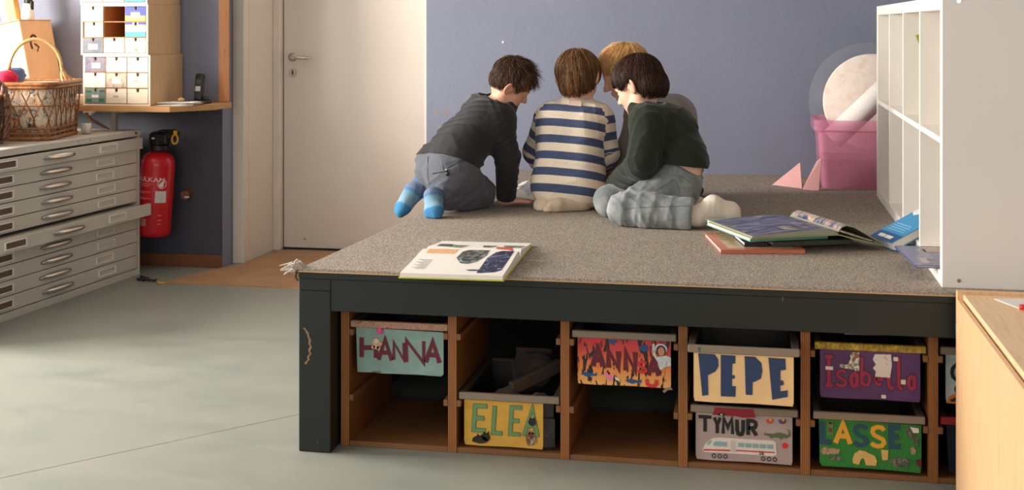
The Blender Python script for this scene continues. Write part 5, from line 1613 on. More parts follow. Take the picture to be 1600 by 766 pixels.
def make_hair(name, head, ells, hairline, m, parent, off, n_str, crown, length, width=.0011, lift=0.0, grav=.35, comb=(0, 0, 0), jit=.12, seed=1, seg=9, lmin=.35, flick=0.0, tufts=0, spike=None):
    """hairline: list of (azimuth deg from the face, lowest elevation deg); strands run from the crown along the cap"""
    rg = np.random.RandomState(seed)
    hz = np.array(hairline, float)
    lim = lambda az: np.interp(np.abs(az), hz[:, 0], hz[:, 1])
    Hm = np.array([head.f, head.u, head.l])
    # cap
    nu, nv = 84, 56
    th = np.linspace(0, np.pi, nv); ph = np.linspace(-np.pi, np.pi, nu, endpoint=False)
    T, Ph = np.meshgrid(th, ph, indexing='ij')
    dirs = np.stack([np.sin(T) * np.cos(Ph), np.cos(T), np.sin(T) * np.sin(Ph)], -1).reshape(-1, 3)
    el = np.degrees(np.arcsin(np.clip(dirs[:, 1], -1, 1))); az = np.degrees(np.arctan2(dirs[:, 2], dirs[:, 0]))
    rad = cap_radius(dirs, ells)
    k = np.clip((el - lim(az)) / 9 + .2, 0, 1)
    rad = rad * (.72 + .27 * k)
    V = (dirs * rad[:, None]) @ Hm * head.s + head.c
    idx = np.arange(nv * nu).reshape(nv, nu)
    Fq = np.stack([idx[:-1, :], idx[1:, :], np.roll(idx, -1, 1)[1:, :], np.roll(idx, -1, 1)[:-1, :]], -1).reshape(-1, 4)
    # strands
    N = n_str * 3
    d = rg.randn(N, 3); d /= np.linalg.norm(d, axis=1)[:, None]
    el = np.degrees(np.arcsin(d[:, 1])); az = np.degrees(np.arctan2(d[:, 2], d[:, 0]))
    ok = el > lim(az) + rg.uniform(-2, 6, N)
    d = d[ok][:n_str]; N = len(d)
    cr = nrm(crown)
    gw = Hm @ np.array((0, 0, -1.0))
    L = length * rg.uniform(lmin, 1.0, N) ; step = L / seg
    if tufts:
        tu = rg.randn(tufts, 3); tu /= np.linalg.norm(tu, axis=1)[:, None]
        own = np.argmax(d @ tu.T, axis=1); tv = rg.randn(tufts, 3)[own] * flick
    else: tv = rg.randn(N, 3) * flick
    alive = np.ones(N, bool); cur = d.copy()
    lf = rg.uniform(.0, 1, N)
    sp_ = np.ones(N) if spike is None else .35 + 2.2 * np.clip(d @ nrm(spike), 0, 1) ** 2
    pts = []
    rnd = rg.randn(N, 3) * jit
    endl = rg.uniform(-8, 3, N)
    for i in range(seg + 1):
        r_ = cap_radius(cur, ells) * (1 + .012 * lf) + lift * (i / seg) ** 1.2 * (.5 + lf) * sp_
        pts.append(cur * r_[:, None])
        t = cur - cr; t -= cur * (t * cur).sum(1)[:, None]; t /= (np.linalg.norm(t, axis=1)[:, None] + 1e-6)
        t = t + grav * gw + np.array(comb) + rnd + tv * (i / seg)
        t -= cur * (t * cur).sum(1)[:, None]; t /= (np.linalg.norm(t, axis=1)[:, None] + 1e-6)
        nx_ = cur + t * (step / np.maximum(.05, r_))[:, None]; nx_ /= np.linalg.norm(nx_, axis=1)[:, None]
        el = np.degrees(np.arcsin(np.clip(nx_[:, 1], -1, 1))); az = np.degrees(np.arctan2(nx_[:, 2], nx_[:, 0]))
        stop = el < lim(az) + endl
        cur = np.where(stop[:, None], cur, nx_)
    pts = np.stack(pts, 1)
    Wp = pts @ Hm * head.s + head.c
    nrmv = (pts / np.linalg.norm(pts, axis=2)[:, :, None]) @ Hm
    tan = np.gradient(Wp, axis=1); tan /= (np.linalg.norm(tan, axis=2)[:, :, None] + 1e-9)
    side = np.cross(tan, nrmv); side /= (np.linalg.norm(side, axis=2)[:, :, None] + 1e-9)
    wd = (width * rg.uniform(.7, 1.3, N))[:, None, None] * np.linspace(1, .25, seg + 1)[None, :, None] * head.s
    A = Wp + side * wd; B = Wp - side * wd; C = Wp + nrmv * wd * 1.1
    SV = np.stack([A, C, B], 2).reshape(-1, 3)      # N, seg+1, 3
    b0 = (np.arange(N)[:, None] * (seg + 1) + np.arange(seg)[None, :]) * 3
    qs = []
    for a_, b_ in ((0, 1), (1, 2), (2, 0)): qs.append(np.stack([b0 + a_, b0 + b_, b0 + 3 + b_, b0 + 3 + a_], -1).reshape(-1, 4))
    SF = np.concatenate(qs) + len(V)
    return np_mesh(name, np.concatenate([V, SV]) - np.array(off), np.concatenate([Fq, SF]), m, parent)


def hand(F, w, d, nrm_, k=.006, curl=.35, spread=.10, thumb=1, sc=1.0):
    """w wrist, d towards the fingers, nrm_ the way the palm faces; thumb +1/-1 side along cross(d, nrm_)"""
    w = np.array(w, float); d = nrm(d); n = nrm(np.array(nrm_) - d * np.dot(d, nrm_)); a = np.cross(d, n) * thumb
    F.rc(w - d * .02, w + d * .012, .019 * sc, .018 * sc, .012)
    for i in range(4):
        off = (1.5 - i) * .0145 * sc
        k0 = w + a * off * .7 + d * .012; k1 = w + a * off + d * (.060 - .004 * abs(i - 1.2)) * sc
        F.rc(k0, k1, .0125 * sc, .0098 * sc, .012)
        Lf = (.050, .056, .052, .040)[i] * sc
        dir_ = nrm(d + a * (1.5 - i) * spread); p = k1
        for j, fr_ in enumerate((.46, .30, .24)):
            ang = curl * (.5 + .6 * j)
            dd = nrm(dir_ * math.cos(ang) + n * math.sin(ang)); q = p + dd * Lf * fr_
            F.rc(p, q, (.0080 - .0006 * j) * sc, (.0075 - .0008 * j) * sc, .003); p = q
    t0 = w + a * .018 * sc + d * .014; t1 = t0 + nrm(a * .75 + d * .7 + n * .25) * .030 * sc; t2 = t1 + nrm(a * .4 + d * .9 + n * .3) * .024 * sc
    F.rc(t0, t1, .0125 * sc, .0098 * sc, .010); F.rc(t1, t2, .0092 * sc, .0078 * sc, .003)


def foot(F, an, heel, toe, up, infl=0.0, k=.015):
    an, heel, toe, up = (np.array(v, float) for v in (an, heel, toe, up)); up = nrm(up)
    d = nrm(toe - heel); sd = nrm(np.cross(d, up)); up = np.cross(sd, d)
    L_f = np.linalg.norm(toe - heel)
    F.rc(an, heel + d * .02 + up * .012, .029 + infl, .027 + infl, k)
    ball = heel + d * (L_f * .70)
    F.rc(heel + d * .018, ball + sd * .014, .026 + infl, .021 + infl, k); F.rc(heel + d * .018, ball - sd * .012, .026 + infl, .019 + infl, k)
    F.rc(an + d * .010, ball + up * .008, .026 + infl, .017 + infl, .025)
    F.rc(ball + sd * .016, toe + sd * .012 - d * .012, .020 + infl, .015 + infl, k); F.rc(ball - sd * .014, toe - sd * .014 - d * .022, .017 + infl, .013 + infl, k)


def mid(a, b, t=.5): return np.array(a) * (1 - t) + np.array(b) * t


def torso(F, J, infl, k=.045, low=True):
    LS, RS, LH, RH, CH, WA = (np.array(J[q]) for q in ('LS', 'RS', 'LH', 'RH', 'chest', 'waist'))
    lat = nrm(LS - RS); lh = nrm(LH - RH); lw = nrm(lat + lh)
    F.rc(mid(LS, RS, .18), mid(LS, RS, .82), .043 + infl, .043 + infl, k)
    F.rc(CH - lat * .047, CH + lat * .047, .070 + infl, .070 + infl, k)
    F.rc(WA - lw * .040, WA + lw * .040, .064 + infl, .064 + infl, k)
    for sg in (-1, 1):
        sh_ = RS if sg < 0 else LS; hp = RH if sg < 0 else LH
        F.rc(mid(sh_, mid(LS, RS), .25), CH + lat * sg * .045, .046 + infl, .066 + infl, k)
        F.rc(CH + lat * sg * .045, WA + lw * sg * .040, .068 + infl, .063 + infl, k)
        F.rc(WA + lw * sg * .040, mid(hp, mid(LH, RH), .25), .063 + infl, .074 + infl, k)
    if low: F.rc(RH, LH, .078 + infl, .078 + infl, k)


def arm(F, S_, E_, W_, infl, k=.02):
    F.rc(S_, E_, .041 + infl, .031 + infl, .03); F.rc(E_, W_, .031 + infl, .0215 + infl, k)


def leg_(F, H_, K_2, A_, infl, k=.012, flare=0.0):
    F.rc(H_, K_2, .071 + infl, .047 + infl, .04); F.rc(K_2, mid(K_2, A_, .35), .047 + infl, .046 + infl + flare, .012); F.rc(mid(K_2, A_, .35), A_, .046 + infl + flare, .029 + infl + flare * 1.4, k)


def person(cfg):
    J = {k: np.array(v, float) for k, v in cfg['J'].items()}
    off = np.array((J['waist'][0], J['waist'][1], PZ + .001))
    root = empty('person', tuple(off), 0, cfg['label'], 'person', 'children huddled on the platform')
    head = cfg['head']
    allp = np.array(list(J.values()) + [head.c])
    lo, hi = allp.min(0) - .13, allp.max(0) + .13
    lo[2] = min(lo[2], PZ - .03)
    # body
    B = Field(lo, hi, .0042)
    torso(B, J, 0.0)
    B.rc(J['neck'], head.P(-.020, -.055, 0), .044, .042, .03)
    B.rc(mid(J['LS'], J['RS']), J['neck'], .05, .046, .03)
    for s in 'LR':
        arm(B, J[s + 'S'], J[s + 'E'], J[s + 'W'], 0)
        leg_(B, J[s + 'H'], J[s + 'K'], J[s + 'A'], 0)
        foot(B, J[s + 'A'], J[s + 'heel'], J[s + 'toe'], cfg['footup'][s])
        hd_ = cfg['hands'].get(s)
        if hd_: hand(B, J[s + 'W'], *hd_[0], **hd_[1])
    head.build(B)
    body, V = B.mesh('body', cfg['skin'], root, off)
    set_attr(body, 'blush', head.blush(V))
    # eyes: small glossy balls behind the lids, brows
    for sg in (-1, 1):
        bm = BM(); sph(bm, Vector(head.P(.0705, -.021, .030 * sg) - off), .0125 * head.s, 14, 10); e = obj('eyelid', bm, cfg['skin'], root, True)
        bm = BM(); q = [head.P(.0885, .004, .016 * sg), head.P(.0875, .008, .030 * sg), head.P(.078, .005, .044 * sg)]; tube(bm, [Vector(p - off) for p in q], [.0014, .0019, .0010], 6); obj('eyebrow', bm, cfg['browm'], root, True)
        bm = BM(); q = [head.P(.0815, -.028, .019 * sg), head.P(.0825, -.030, .030 * sg), head.P(.078, -.028, .041 * sg)]; tube(bm, [Vector(p - off) for p in q], [.0007, .0009, .0006], 5); obj('eyelashes', bm, cfg['browm'], root, True)
    # shirt
    T = Field(lo, hi, .0046)
    inf = cfg.get('shirt_infl', .013)
    torso(T, J, inf)
    up_s = nrm(J['waist'] - mid(J['LH'], J['RH']))
    hem = mid(J['LH'], J['RH']) + up_s * cfg['hem']
    hn = cfg.get('hem_n')
    hn = -up_s if hn is None else np.array(hn)
    T.wrinkle(cfg.get('swr', .0060), cfg['folds'], cfg['seed'])
    T.cut(hem, hn)
    C = T.D.copy()
    # sleeves
    for s in 'LR':
        S2 = Field(lo, hi, .0046)
        arm(S2, J[s + 'S'], J[s + 'E'], J[s + 'W'], inf - .001 + cfg.get('sleeve', 0))
        S2.wrinkle(.0055, [(J[s + 'E'] - J[s + 'S'], 75), (J[s + 'W'] - J[s + 'E'] + .05, 95)], cfg['seed'] + (5 if s == 'L' else 9))
        S2.cut(J[s + 'W'] + nrm(J[s + 'W'] - J[s + 'E']) * cfg.get('cuff', 0.0), J[s + 'W'] - J[s + 'E'], .12)
        t = np.maximum(.03 - np.abs(T.D - S2.D), 0) / .03
        T.D = np.minimum(T.D, S2.D) - t * t * .03 * .25
    nk = nrm(head.P(-.020, -.055, 0) - J['neck'])
    T.rc(mid(J['LS'], J['RS']), J['neck'] + nk * .004, .056 + inf * .4, .050 + inf * .4, .03)
    T.rc(J['neck'] + nk * (cfg.get('collar', .012) - .010), J['neck'] + nk * cfg.get('collar', .012), .054, .053, .006)
    T.cut(J['neck'] + nk * cfg.get('collar', .012), nk, .11)
    shirt, V = T.mesh('shirt', cfg['shirtm'], root, off); VS = V
    if 'stripes' in cfg:
        ax = nrm(J['neck'] - mid(J['LH'], J['RH']))
        tors = (V - J['neck']) @ ax
        val = tors.copy()
        for s in 'LR':
            a_, b_, c_ = J[s + 'S'], J[s + 'E'], J[s + 'W']
            u1, u2 = nrm(b_ - a_), nrm(c_ - b_); L1 = np.linalg.norm(b_ - a_)
            t1 = np.clip((V - a_) @ u1, 0, L1); d1 = np.linalg.norm(V - (a_ + t1[:, None] * u1), axis=1)
            t2 = np.clip((V - b_) @ u2, 0, None); d2 = np.linalg.norm(V - (b_ + t2[:, None] * u2), axis=1)
            isarm = np.minimum(d1, d2) < .070
            lat_ = (V - J['chest']) @ nrm(J['LS'] - J['RS']) * (1 if s == 'L' else -1)
            isarm &= lat_ > cfg['stripes'][0]
            tt = np.where(d1 < d2, (V - a_) @ u1, L1 + (V - b_) @ u2)
            val = np.where(isarm, -tt - .035, val)
        set_attr(shirt, 'stripe', val)
        set_attr(shirt, 'lowhem', (V - hem) @ (-hn / np.linalg.norm(hn)))
    # trousers
    G = Field(lo, hi, .0046)
    ti = cfg.get('trouser_infl', .011)
    LH, RH = J['LH'], J['RH']
    lat = nrm(LH - RH)
    G.rc(RH - up_s * .0, LH, .078 + ti, .078 + ti, .04)
    G.rc(mid(RH, LH, .2) + up_s * .05, mid(RH, LH, .8) + up_s * .05, .072 + ti, .072 + ti, .05)
    seat = cfg.get('seat')
    if seat is not None:
        for sg in (-1, 1): G.ell(mid(LH, RH) + np.array(seat) + lat * sg * .045, np.eye(3), (.066, .066, .062), .02)
    G.wrinkle(cfg.get('twr', .0060), cfg['tfolds'], cfg['seed'] + 20)
    for s in 'LR':
        G2 = Field(lo, hi, .0046)
        leg_(G2, J[s + 'H'], J[s + 'K'], J[s + 'A'], ti, flare=cfg.get('flare', .006))
        G2.wrinkle(cfg.get('twr', .0060), cfg['tfolds'] + [(J[s + 'A'] - J[s + 'K'], 62)], cfg['seed'] + (21 if s == 'L' else 27))
        if cfg.get('cuffroll'):
            dk = nrm(J[s + 'A'] - J[s + 'K']); G2.rc(J[s + 'A'] - dk * .040, J[s + 'A'] - dk * .004, .029 + ti + .021, .029 + ti + .020, .004)
        G2.cut(J[s + 'A'] - nrm(J[s + 'A'] - J[s + 'K']) * cfg.get('ankle_back', .01), J[s + 'A'] - J[s + 'K'], .11)
        kk = cfg.get('leg_k', .022); t = np.maximum(kk - np.abs(G.D - G2.D), 0) / kk
        G.D = np.minimum(G.D, G2.D) - t * t * kk * .25
    G.cut(mid(LH, RH) + up_s * cfg.get('waistline', .085), up_s if cfg.get('waist_n') is None else np.array(cfg['waist_n']))
    VT = G.mesh('trousers', cfg['trouserm'], root, off)[1]
    # socks
    for s in 'LR':
        K2 = Field(np.minimum(J[s + 'A'], np.minimum(J[s + 'toe'], J[s + 'heel'])) - .09, np.maximum(J[s + 'A'], np.maximum(J[s + 'toe'], J[s + 'heel'])) + .09, .0036)
        foot(K2, J[s + 'A'], J[s + 'heel'], J[s + 'toe'], cfg['footup'][s], .004)
        up_l = nrm(J[s + 'K'] - J[s + 'A'])
        K2.rc(J[s + 'A'], J[s + 'A'] + up_l * .085, .034, .038, .015)
        K2.wrinkle(.0016, [(up_l, 120), (J[s + 'toe'] - J[s + 'heel'], 90)], cfg['seed'] + 31)
        K2.cut(J[s + 'A'] + up_l * .080, up_l)
        sk, V = K2.mesh('sock', cfg['sockm'], root, off)
        d = nrm(J[s + 'toe'] - J[s + 'heel']); LL = np.linalg.norm(J[s + 'toe'] - J[s + 'heel'])
        set_attr(sk, 'along', np.where((V - J[s + 'A']) @ up_l > .02, -.3, ((V - J[s + 'heel']) @ d) / LL))
    hr = cfg['hair']
    make_hair('hair', head, hr.pop('ells'), hr.pop('line'), hr.pop('m'), root, off, hr.pop('n'), hr.pop('crown'), hr.pop('length'), seed=cfg['seed'], **hr)
    return root, {'shirt': VS, 'trousers': VT}, off, head


m_, nt, b_, N, Lk = new_mat('eye_white'); b_.inputs['Base Color'].default_value = lin((120, 96, 84)); b_.inputs['Roughness'].default_value = .12; M_EYE = m_
SKIN1, SKIN2, SKIN3 = skin_mat('skin_a', (224, 172, 142)), skin_mat('skin_b', (236, 188, 160)), skin_mat('skin_c', (240, 196, 170))
HB1 = hair_mat('hair_dark_brown', (22, 15, 11), (58, 40, 28), (140, 104, 74)); HB2 = hair_mat('hair_mid_brown', (52, 34, 20), (98, 66, 40), (172, 128, 84))
HB3 = hair_mat('hair_deep_brown', (24, 14, 10), (44, 27, 19), (92, 60, 42)); HB4 = hair_mat('hair_blond', (170, 118, 66), (224, 174, 112), (250, 218, 166))


def shirt_stripes():
    m, nt, b, N, L = new_mat('striped_jersey')
    a = N.new('ShaderNodeAttribute'); a.attribute_name = 'stripe'
    h = N.new('ShaderNodeAttribute'); h.attribute_name = 'lowhem'
    md = N.new('ShaderNodeMath'); md.operation = 'MULTIPLY_ADD'; L.new(a.outputs['Fac'], md.inputs[0]); md.inputs[1].default_value = 1 / .0655; md.inputs[2].default_value = 50.424
    fr_ = N.new('ShaderNodeMath'); fr_.operation = 'FRACT'; L.new(md.outputs[0], fr_.inputs[0])
    st = ramp(nt, fr_.outputs[0], [(0.0, (0, 0, 0, 1)), (.50, (0, 0, 0, 1)), (.515, (1, 1, 1, 1)), (.985, (1, 1, 1, 1)), (1.0, (0, 0, 0, 1))])
    hm = ramp(nt, h.outputs['Fac'], [(.038, (0, 0, 0, 1)), (.040, (1, 1, 1, 1))])
    f_ = mixc(nt, 1.0, st, hm, 'MULTIPLY')
    ab = N.new('ShaderNodeMath'); ab.operation = 'LESS_THAN'; L.new(a.outputs['Fac'], ab.inputs[0]); ab.inputs[1].default_value = -.024
    f_ = mixc(nt, 1.0, f_, ab.outputs[0], 'MULTIPLY')
    n_ = noise(nt, coords(nt), 240, 3, .7)
    c1 = ramp(nt, n_, [(.3, lin((58, 70, 104))), (.7, lin((74, 88, 124)))]); c2 = ramp(nt, n_, [(.3, lin((222, 206, 184))), (.7, lin((240, 226, 206)))])
    L.new(mixc(nt, f_, c2, c1), b.inputs['Base Color'])
    b.inputs['Roughness'].default_value = .9; b.inputs['Sheen Weight'].default_value = .1
    bump(nt, b, n_, .4, .001)
    return m


def sock_mat(name, stops):
    m, nt, b, N, L = new_mat(name)
    a = N.new('ShaderNodeAttribute'); a.attribute_name = 'along'
    mr = N.new('ShaderNodeMapRange'); mr.inputs[1].default_value = -.4; mr.inputs[2].default_value = 1.1; L.new(a.outputs['Fac'], mr.inputs[0])
    n_ = noise(nt, coords(nt), 150, 3, .7)
    c = mixc(nt, .35, ramp(nt, mr.outputs[0], stops), ramp(nt, n_, [(.3, (.75, .75, .75, 1)), (.7, (1, 1, 1, 1))]), 'MULTIPLY')
    L.new(c, b.inputs['Base Color']); b.inputs['Roughness'].default_value = .9
    bump(nt, b, n_, .4, .001)
    return m


def jl(d): return {k: (tuple(at(*v)) if len(v) == 3 and v[0] > 60 else v) for k, v in d.items()}


# --- child 1: dark shirt, kneeling with the back to the left, leaning on one hand
J1 = jl(dict(LH=(684, 262, 4.99), RH=(707, 271, 4.86), waist=(722, 226, 4.98), chest=(760, 187, 5.06), LS=(772, 172, 5.19), RS=(778, 190, 4.99), neck=(789, 161, 5.10),
             LE=(748, 226, 5.27), LW=(728, 266, 5.26), RE=(793, 246, 5.01), RW=(791, 311, 5.06),
             LK=(746, 292, 5.13), RK=(750, 304, 5.01), LA=(660, 287, 4.95), RA=(681, 306, 4.80)))
J1['RW'] = (J1['RW'][0], J1['RW'][1], .578)
J1['RK'] = (J1['RK'][0], J1['RK'][1], .612); J1['LK'] = (J1['LK'][0], J1['LK'][1], .612)
J1['Rheel'] = tuple(at(675, 300, 4.755)); J1['Rtoe'] = tuple(at(678, 343, 4.69)); J1['Lheel'] = tuple(at(648, 292, 4.93)); J1['Ltoe'] = tuple(at(621, 337, 4.86))
p1 = person(dict(J=J1, seed=3, label='child in a charcoal long sleeved shirt and blue socks, leaning on one hand', skin=SKIN1, browm=HB1,
                 head=Head(at(801, 125, 5.09), (.723, .362, -.592), np.cross((.723, .362, -.592), (-.22, .93, .30)), .92),
                 hands={'R': (((.93, .30, -.06), (0, 0, -1)), dict(curl=.06, thumb=1, spread=.12)), 'L': (((-.4, .2, -.8), (.3, -.8, -.3)), dict(curl=.4))},
                 footup={'R': (.15, .9, .1), 'L': (.4, .5, .6)}, hem=.034, hem_n=(-.25, -.34, -.9),
                 shirt_infl=.019, folds=[((.7, .2, .7), 55), ((.3, .5, 1), 70), ((.9, 0, .2), 48)], tfolds=[((.5, .2, -.8), 62), ((.8, .5, .3), 48), ((-.2, .5, 1), 70)], sleeve=.001, cuff=-.004,
                 shirtm=fabric('charcoal_jersey', (45, 45, 47), .12, 260), trouserm=fabric('grey_trousers', (92, 94, 102), .16, 200),
                 waistline=.080, ankle_back=.0, flare=.008, seat=(-.030, -.026, -.005), trouser_infl=.015,
                 sockm=sock_mat('blue_sock', [(0, lin((48, 104, 148))), (.14, lin((56, 114, 156))), (.2, lin((100, 114, 146))), (.36, lin((108, 122, 152))), (.40, lin((58, 116, 156))), (.46, lin((112, 150, 172))), (.68, lin((126, 160, 180))), (.74, lin((52, 120, 164))), (1, lin((52, 120, 164)))]),
                 hair=dict(ells=[((-.006, .014, 0), (.099, .090, .080)), ((-.03, -.02, 0), (.066, .064, .072))], line=[(0, 22), (30, 18), (50, 8), (62, -14), (70, -14), (78, 0), (98, 0), (112, -36), (180, -50)], m=HB1, n=2600, crown=(-.55, .8, 0), length=.058, lift=.012, spike=(.55, .8, 0), grav=.1, jit=.32, lmin=.5, width=.0012, flick=.25, tufts=60)))

# --- child 2: striped shirt, back to the camera
J2 = jl(dict(LH=(868, 288, 5.06), RH=(908, 288, 5.06), waist=(891, 247, 5.085), chest=(894, 203, 5.12), LS=(858, 186, 5.14), RS=(937, 187, 5.14), neck=(902, 159, 5.15),
             LE=(837, 238, 5.16), LW=(858, 280, 5.33), RE=(948, 240, 5.13), RW=(926, 280, 5.33),
             LK=(868, 300, 5.34), RK=(915, 300, 5.34), LA=(860, 310, 5.04), RA=(908, 318, 5.03)))
for q in ('LK', 'RK'): J2[q] = (J2[q][0], J2[q][1], .612)
J2['Lheel'] = tuple(at(863, 308, 5.03)); J2['Ltoe'] = tuple(at(840, 328, 4.97)); J2['Rheel'] = tuple(at(917, 317, 5.02)); J2['Rtoe'] = tuple(at(852, 326, 4.93))
p2 = person(dict(J=J2, seed=5, label='child in a blue and cream striped shirt kneeling with back turned', skin=SKIN2, browm=HB2,
                 head=Head(at(904, 115, 5.17), (.16, .92, -.34), (-.10, 0, 1), 1.0), collar=.026, swr=.0048,
                 hands={'L': (((.5, .8, -.2), (0, 0, -1)), dict(curl=.4)), 'R': (((-.5, .8, -.2), (0, 0, -1)), dict(curl=.4, thumb=-1))},
                 footup={'L': (.1, .5, -.8), 'R': (.0, .9, .5)}, hem=-.112, hem_n=(0, .1, -1), shirt_infl=.020,
                 folds=[((.25, 0, 1), 42), ((-.6, 0, .8), 36), ((1, 0, .1), 40)], tfolds=[((1, .3, 0), 60)], stripes=(.104,),
                 shirtm=shirt_stripes(), trouserm=fabric('black_trousers', (28, 28, 30)), waistline=.07, ankle_back=.035,
                 sockm=sock_mat('beige_sock', [(0, lin((206, 184, 156))), (1, lin((216, 198, 174)))]),
                 hair=dict(ells=[((-.008, .010, 0), (.106, .090, .090)), ((-.026, -.044, 0), (.078, .082, .072))], line=[(0, 0), (40, -4), (60, -18), (80, -36), (110, -48), (150, -58), (180, -60)], m=HB2, n=2800, crown=(-.35, .93, .10), length=.19, lift=.004, grav=.55, jit=.16, width=.0013, flick=.5, tufts=34, lmin=.6)))

# --- child 4: grey shirt, blond, behind the third
J4 = jl(dict(LH=(1058, 292, 5.30), RH=(1056, 290, 5.46), waist=(1068, 240, 5.38), chest=(1050, 185, 5.34), LS=(1000, 178, 5.24), RS=(1010, 170, 5.44), neck=(998, 150, 5.29),
             LE=(984, 228, 5.22), LW=(970, 262, 5.19), RE=(985, 232, 5.48), RW=(972, 272, 5.42),
             LK=(985, 300, 5.22), RK=(985, 300, 5.48), LA=(1040, 305, 5.20), RA=(1040, 305, 5.52)))
for q in ('LK', 'RK'): J4[q] = (J4[q][0], J4[q][1], .612)
for q in ('LA', 'RA'): J4[q] = (J4[q][0], J4[q][1], .592)
J4['LH'] = (J4['LH'][0], J4['LH'][1], .665); J4['RH'] = (J4['RH'][0], J4['RH'][1], .665)
for q, y in (('L', 5.18), ('R', 5.54)):
    a_ = J4[q + 'A']; J4[q + 'heel'] = (a_[0] + .025, a_[1], .600); J4[q + 'toe'] = (a_[0] + .155, a_[1], .572)
p4 = person(dict(J=J4, seed=9, label='blond child in a grey shirt bending forward behind the dark green sweater', skin=SKIN3, browm=HB4,
                 head=Head(at(974, 107, 5.26), (-.88, -.14, -.46)),
                 hands={'L': (((-.65, -.1, -.55), (.2, .5, -.6)), dict(curl=.6)), 'R': (((-.5, -.6, -.4), (0, 0, -1)), dict(curl=.5))},
                 footup={'L': (0, 0, -1), 'R': (0, 0, -1)}, hem=.0, shirt_infl=.014, sleeve=.004, cuff=.04,
                 folds=[((.5, .2, .8), 48), ((.9, 0, .4), 60)], tfolds=[((1, .3, 0), 60)],
                 shirtm=fabric('grey_jersey', (124, 118, 112), .1, 240), trouserm=fabric('black_trousers', (28, 28, 30)), sockm=sock_mat('dark_sock', [(0, lin((40, 40, 44))), (1, lin((40, 40, 44)))]),
                 hair=dict(ells=[((-.006, .013, 0), (.104, .093, .085)), ((-.035, -.03, 0), (.070, .066, .074))], line=[(0, 24), (25, 20), (45, 4), (65, -12), (78, -6), (95, -4), (115, -30), (180, -38)], m=HB4, n=2400, crown=(-.5, .85, 0), length=.095, lift=.008, grav=.3, jit=.3, lmin=.5, width=.0012, flick=.4, tufts=50, comb=(.25, 0, 0))))

# --- child 3: dark green sweater, pale jeans, side-saddle, face turned away to the left
J3 = jl(dict(LH=(1054, 296, 4.80), RH=(1050, 288, 4.96), waist=(1064, 252, 4.88), chest=(1046, 207, 4.93), LS=(1014, 192, 4.80), RS=(1016, 187, 5.03), neck=(1003, 168, 4.94),
             LE=(1003, 256, 4.74), LW=(967, 288, 4.91), RE=(1006, 250, 5.05), RW=(980, 280, 5.01),
             LK=(975, 327, 4.65), RK=(953, 308, 4.86), LA=(1088, 325, 4.63), RA=(1040, 318, 5.03)))
for q in ('LK', 'RK'): J3[q] = (J3[q][0], J3[q][1], .612)
J3['LA'] = (J3['LA'][0], J3['LA'][1], .598); J3['RA'] = (J3['RA'][0], J3['RA'][1], .595)
J3['LH'] = (J3['LH'][0], J3['LH'][1], .672); J3['RH'] = (J3['RH'][0], J3['RH'][1], .672)
J3['Lheel'] = tuple(at(1106, 317, 4.66)); J3['Ltoe'] = tuple(at(1156, 337, 4.69))
J3['Rheel'] = (J3['RA'][0] + .03, J3['RA'][1] + .01, .60); J3['Rtoe'] = (J3['RA'][0] + .17, J3['RA'][1] + .03, .575)
p3 = person(dict(J=J3, seed=13, label='child in a dark green sweater and faded jeans sitting with white socks', skin=SKIN2, browm=HB3,
                 head=Head(at(996, 126, 4.96), (-.80, .36, -.42), (-.05, 0, 1), 1.02), cuffroll=True,
                 hands={'L': (((-.35, .75, -.55), (0, .3, -1)), dict(curl=.5)), 'R': (((-.8, .2, -.4), (0, 0, -1)), dict(curl=.5))},
                 footup={'L': (-.2, -.8, .5), 'R': (0, 0, -1)}, leg_k=.012, twr=.0042, hem=.082, hem_n=(-.10, -.1, -1), shirt_infl=.023, sleeve=.005, cuff=.035,
                 folds=[((.4, .1, 1), 46), ((.9, 0, .5), 52), ((-.5, .1, .9), 44)], tfolds=[((.9, .1, .5), 70), ((.8, -.2, -.3), 55), ((.3, .2, 1), 60)],
                 shirtm=fabric('bottle_green_knit', (36, 41, 33), .2, 160), trouserm=fabric('faded_denim', (112, 118, 120), .14, 260, wear=(160, 163, 160)), waistline=.102, waist_n=(.60, -.05, 1), trouser_infl=.014, flare=.010, ankle_back=.012,
                 sockm=sock_mat('white_sock', [(0, lin((224, 210, 194))), (.8, lin((228, 216, 200))), (1, lin((200, 176, 150)))]),
                 hair=dict(ells=[((-.006, .010, 0), (.103, .091, .086)), ((-.035, -.035, 0), (.074, .074, .080))], line=[(0, 14), (30, 10), (50, 2), (62, -12), (74, -8), (88, 0), (100, -6), (112, -44), (150, -52), (180, -52)], m=HB3, n=2800, crown=(-.45, .88, 0), length=.16, lift=.003, grav=.5, jit=.14, width=.0013, flick=.35, tufts=36, lmin=.6)))


def surf(V, u, v):
    """point of a garment seen at (u, v): the nearest vertex along that direction from the camera"""
    r_ = np.array(ray(u, v)); r_ /= np.linalg.norm(r_)
    q = V - np.array((0, 0, CAM_H)); t = q @ r_; dist = np.linalg.norm(q - t[:, None] * r_, axis=1)
    k = t + 12 * np.maximum(0, dist - .003)
    return V[np.argmin(k)]


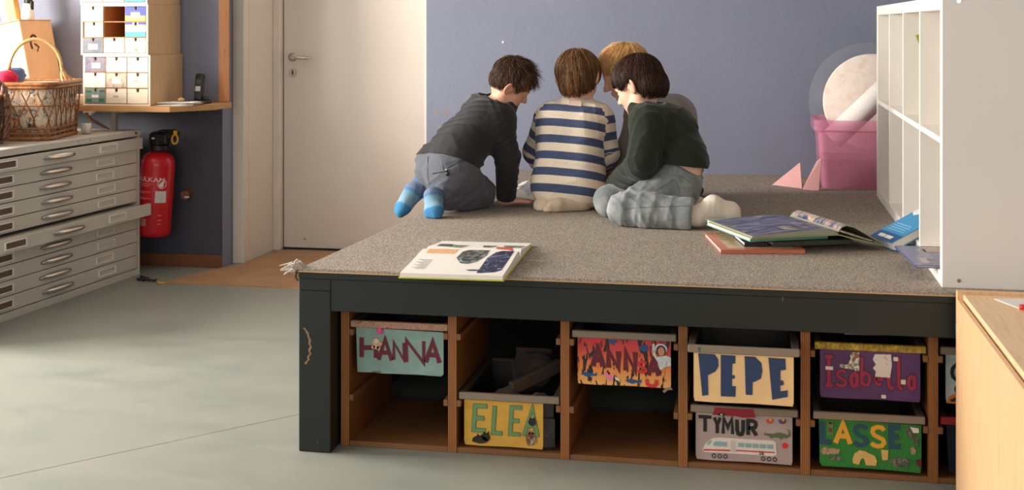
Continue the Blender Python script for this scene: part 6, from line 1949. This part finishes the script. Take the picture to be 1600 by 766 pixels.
def seam(pr, V, name, px, r, m, lift=.0008):
    root, _, off, _ = pr
    pts = []
    for (a, b) in zip(px, px[1:]):
        n = max(2, int(math.hypot(a[0] - b[0], a[1] - b[1]) / 3))
        for i in range(n): pts.append((a[0] + (b[0] - a[0]) * i / n, a[1] + (b[1] - a[1]) * i / n))
    pts.append(px[-1])
    P = np.array([surf(V, *p) for p in pts])
    for _ in range(2): P[1:-1] = (P[:-2] + P[1:-1] * 2 + P[2:]) / 4
    d = np.array((0, 0, CAM_H)) - P; d /= np.linalg.norm(d, axis=1)[:, None]
    bm = BM(); tube(bm, [Vector(p) for p in P + d * lift - off], r, 5)
    return obj(name, bm, m, root, True)


TR1, TR3, SH2 = p1[1]['trousers'], p3[1]['trousers'], p2[1]['shirt']
M_SEAM1, M_SEAM3, M_RIB = mat('dark_seam', (52, 53, 58), .9), mat('denim_seam', (84, 92, 100), .9), mat('label_cloth', (226, 196, 178), .9)
seam(p1, TR1, 'seat_seam', [(668.5, 247), (667.5, 262), (667.6, 276), (670, 288)], .0014, M_SEAM1)
seam(p1, TR1, 'pocket_slit', [(676, 271), (687, 269.5), (699, 268)], .0018, M_DARK)
seam(p1, TR1, 'pocket_seam', [(691, 250), (691.5, 258), (692, 266)], .0010, M_SEAM1)
seam(p1, TR1, 'belt_loop', [(668.5, 245), (668.5, 252)], .0026, M_SEAM1)
seam(p1, TR1, 'pocket_seam', [(700, 262), (718, 252), (735, 249)], .0010, M_SEAM1)
pt = surf(TR1, 699.5, 272) - p1[2]
bm = BM(); sph(bm, Vector(pt) + Vector((0, -.006, 0)), .008, 12, 8, (1, .6, 1.1)); tg_ = obj('toggle', bm, M_BLACK, p1[0], True)
bm = BM(); sph(bm, Vector(surf(TR1, 698.7, 264) - p1[2]) + Vector((0, -.004, 0)), .004, 8, 6); obj('zip_pull', bm, M_CHROME, p1[0], True)
seam(p3, TR3, 'side_seam', [(972, 327), (990, 325), (1009, 323.5), (1045, 322), (1078, 321.5)], .0007, M_SEAM3)
seam(p3, TR3, 'pocket_seam', [(1024.6, 297.5), (1040, 288), (1055, 279), (1060, 290), (1062, 302)], .0007, M_SEAM3)
seam(p3, TR3, 'pocket_edge', [(1008, 284), (1020, 279), (1033, 273)], .0009, M_SEAM3)
seam(p3, TR3, 'waistband', [(1030, 270), (1050, 272), (1068, 277), (1078, 284)], .0008, M_SEAM3)
q_ = [surf(SH2, a, b) - p2[2] for a, b in ((889, 155), (909, 157), (908, 166), (888, 164))]
bm = BM(); prism(bm, [Vector(p) + Vector((0, -.004, .001)) for p in q_], (0, .003, 0)); obj('neck_label', bm, M_RIB, p2[0])
#PART4
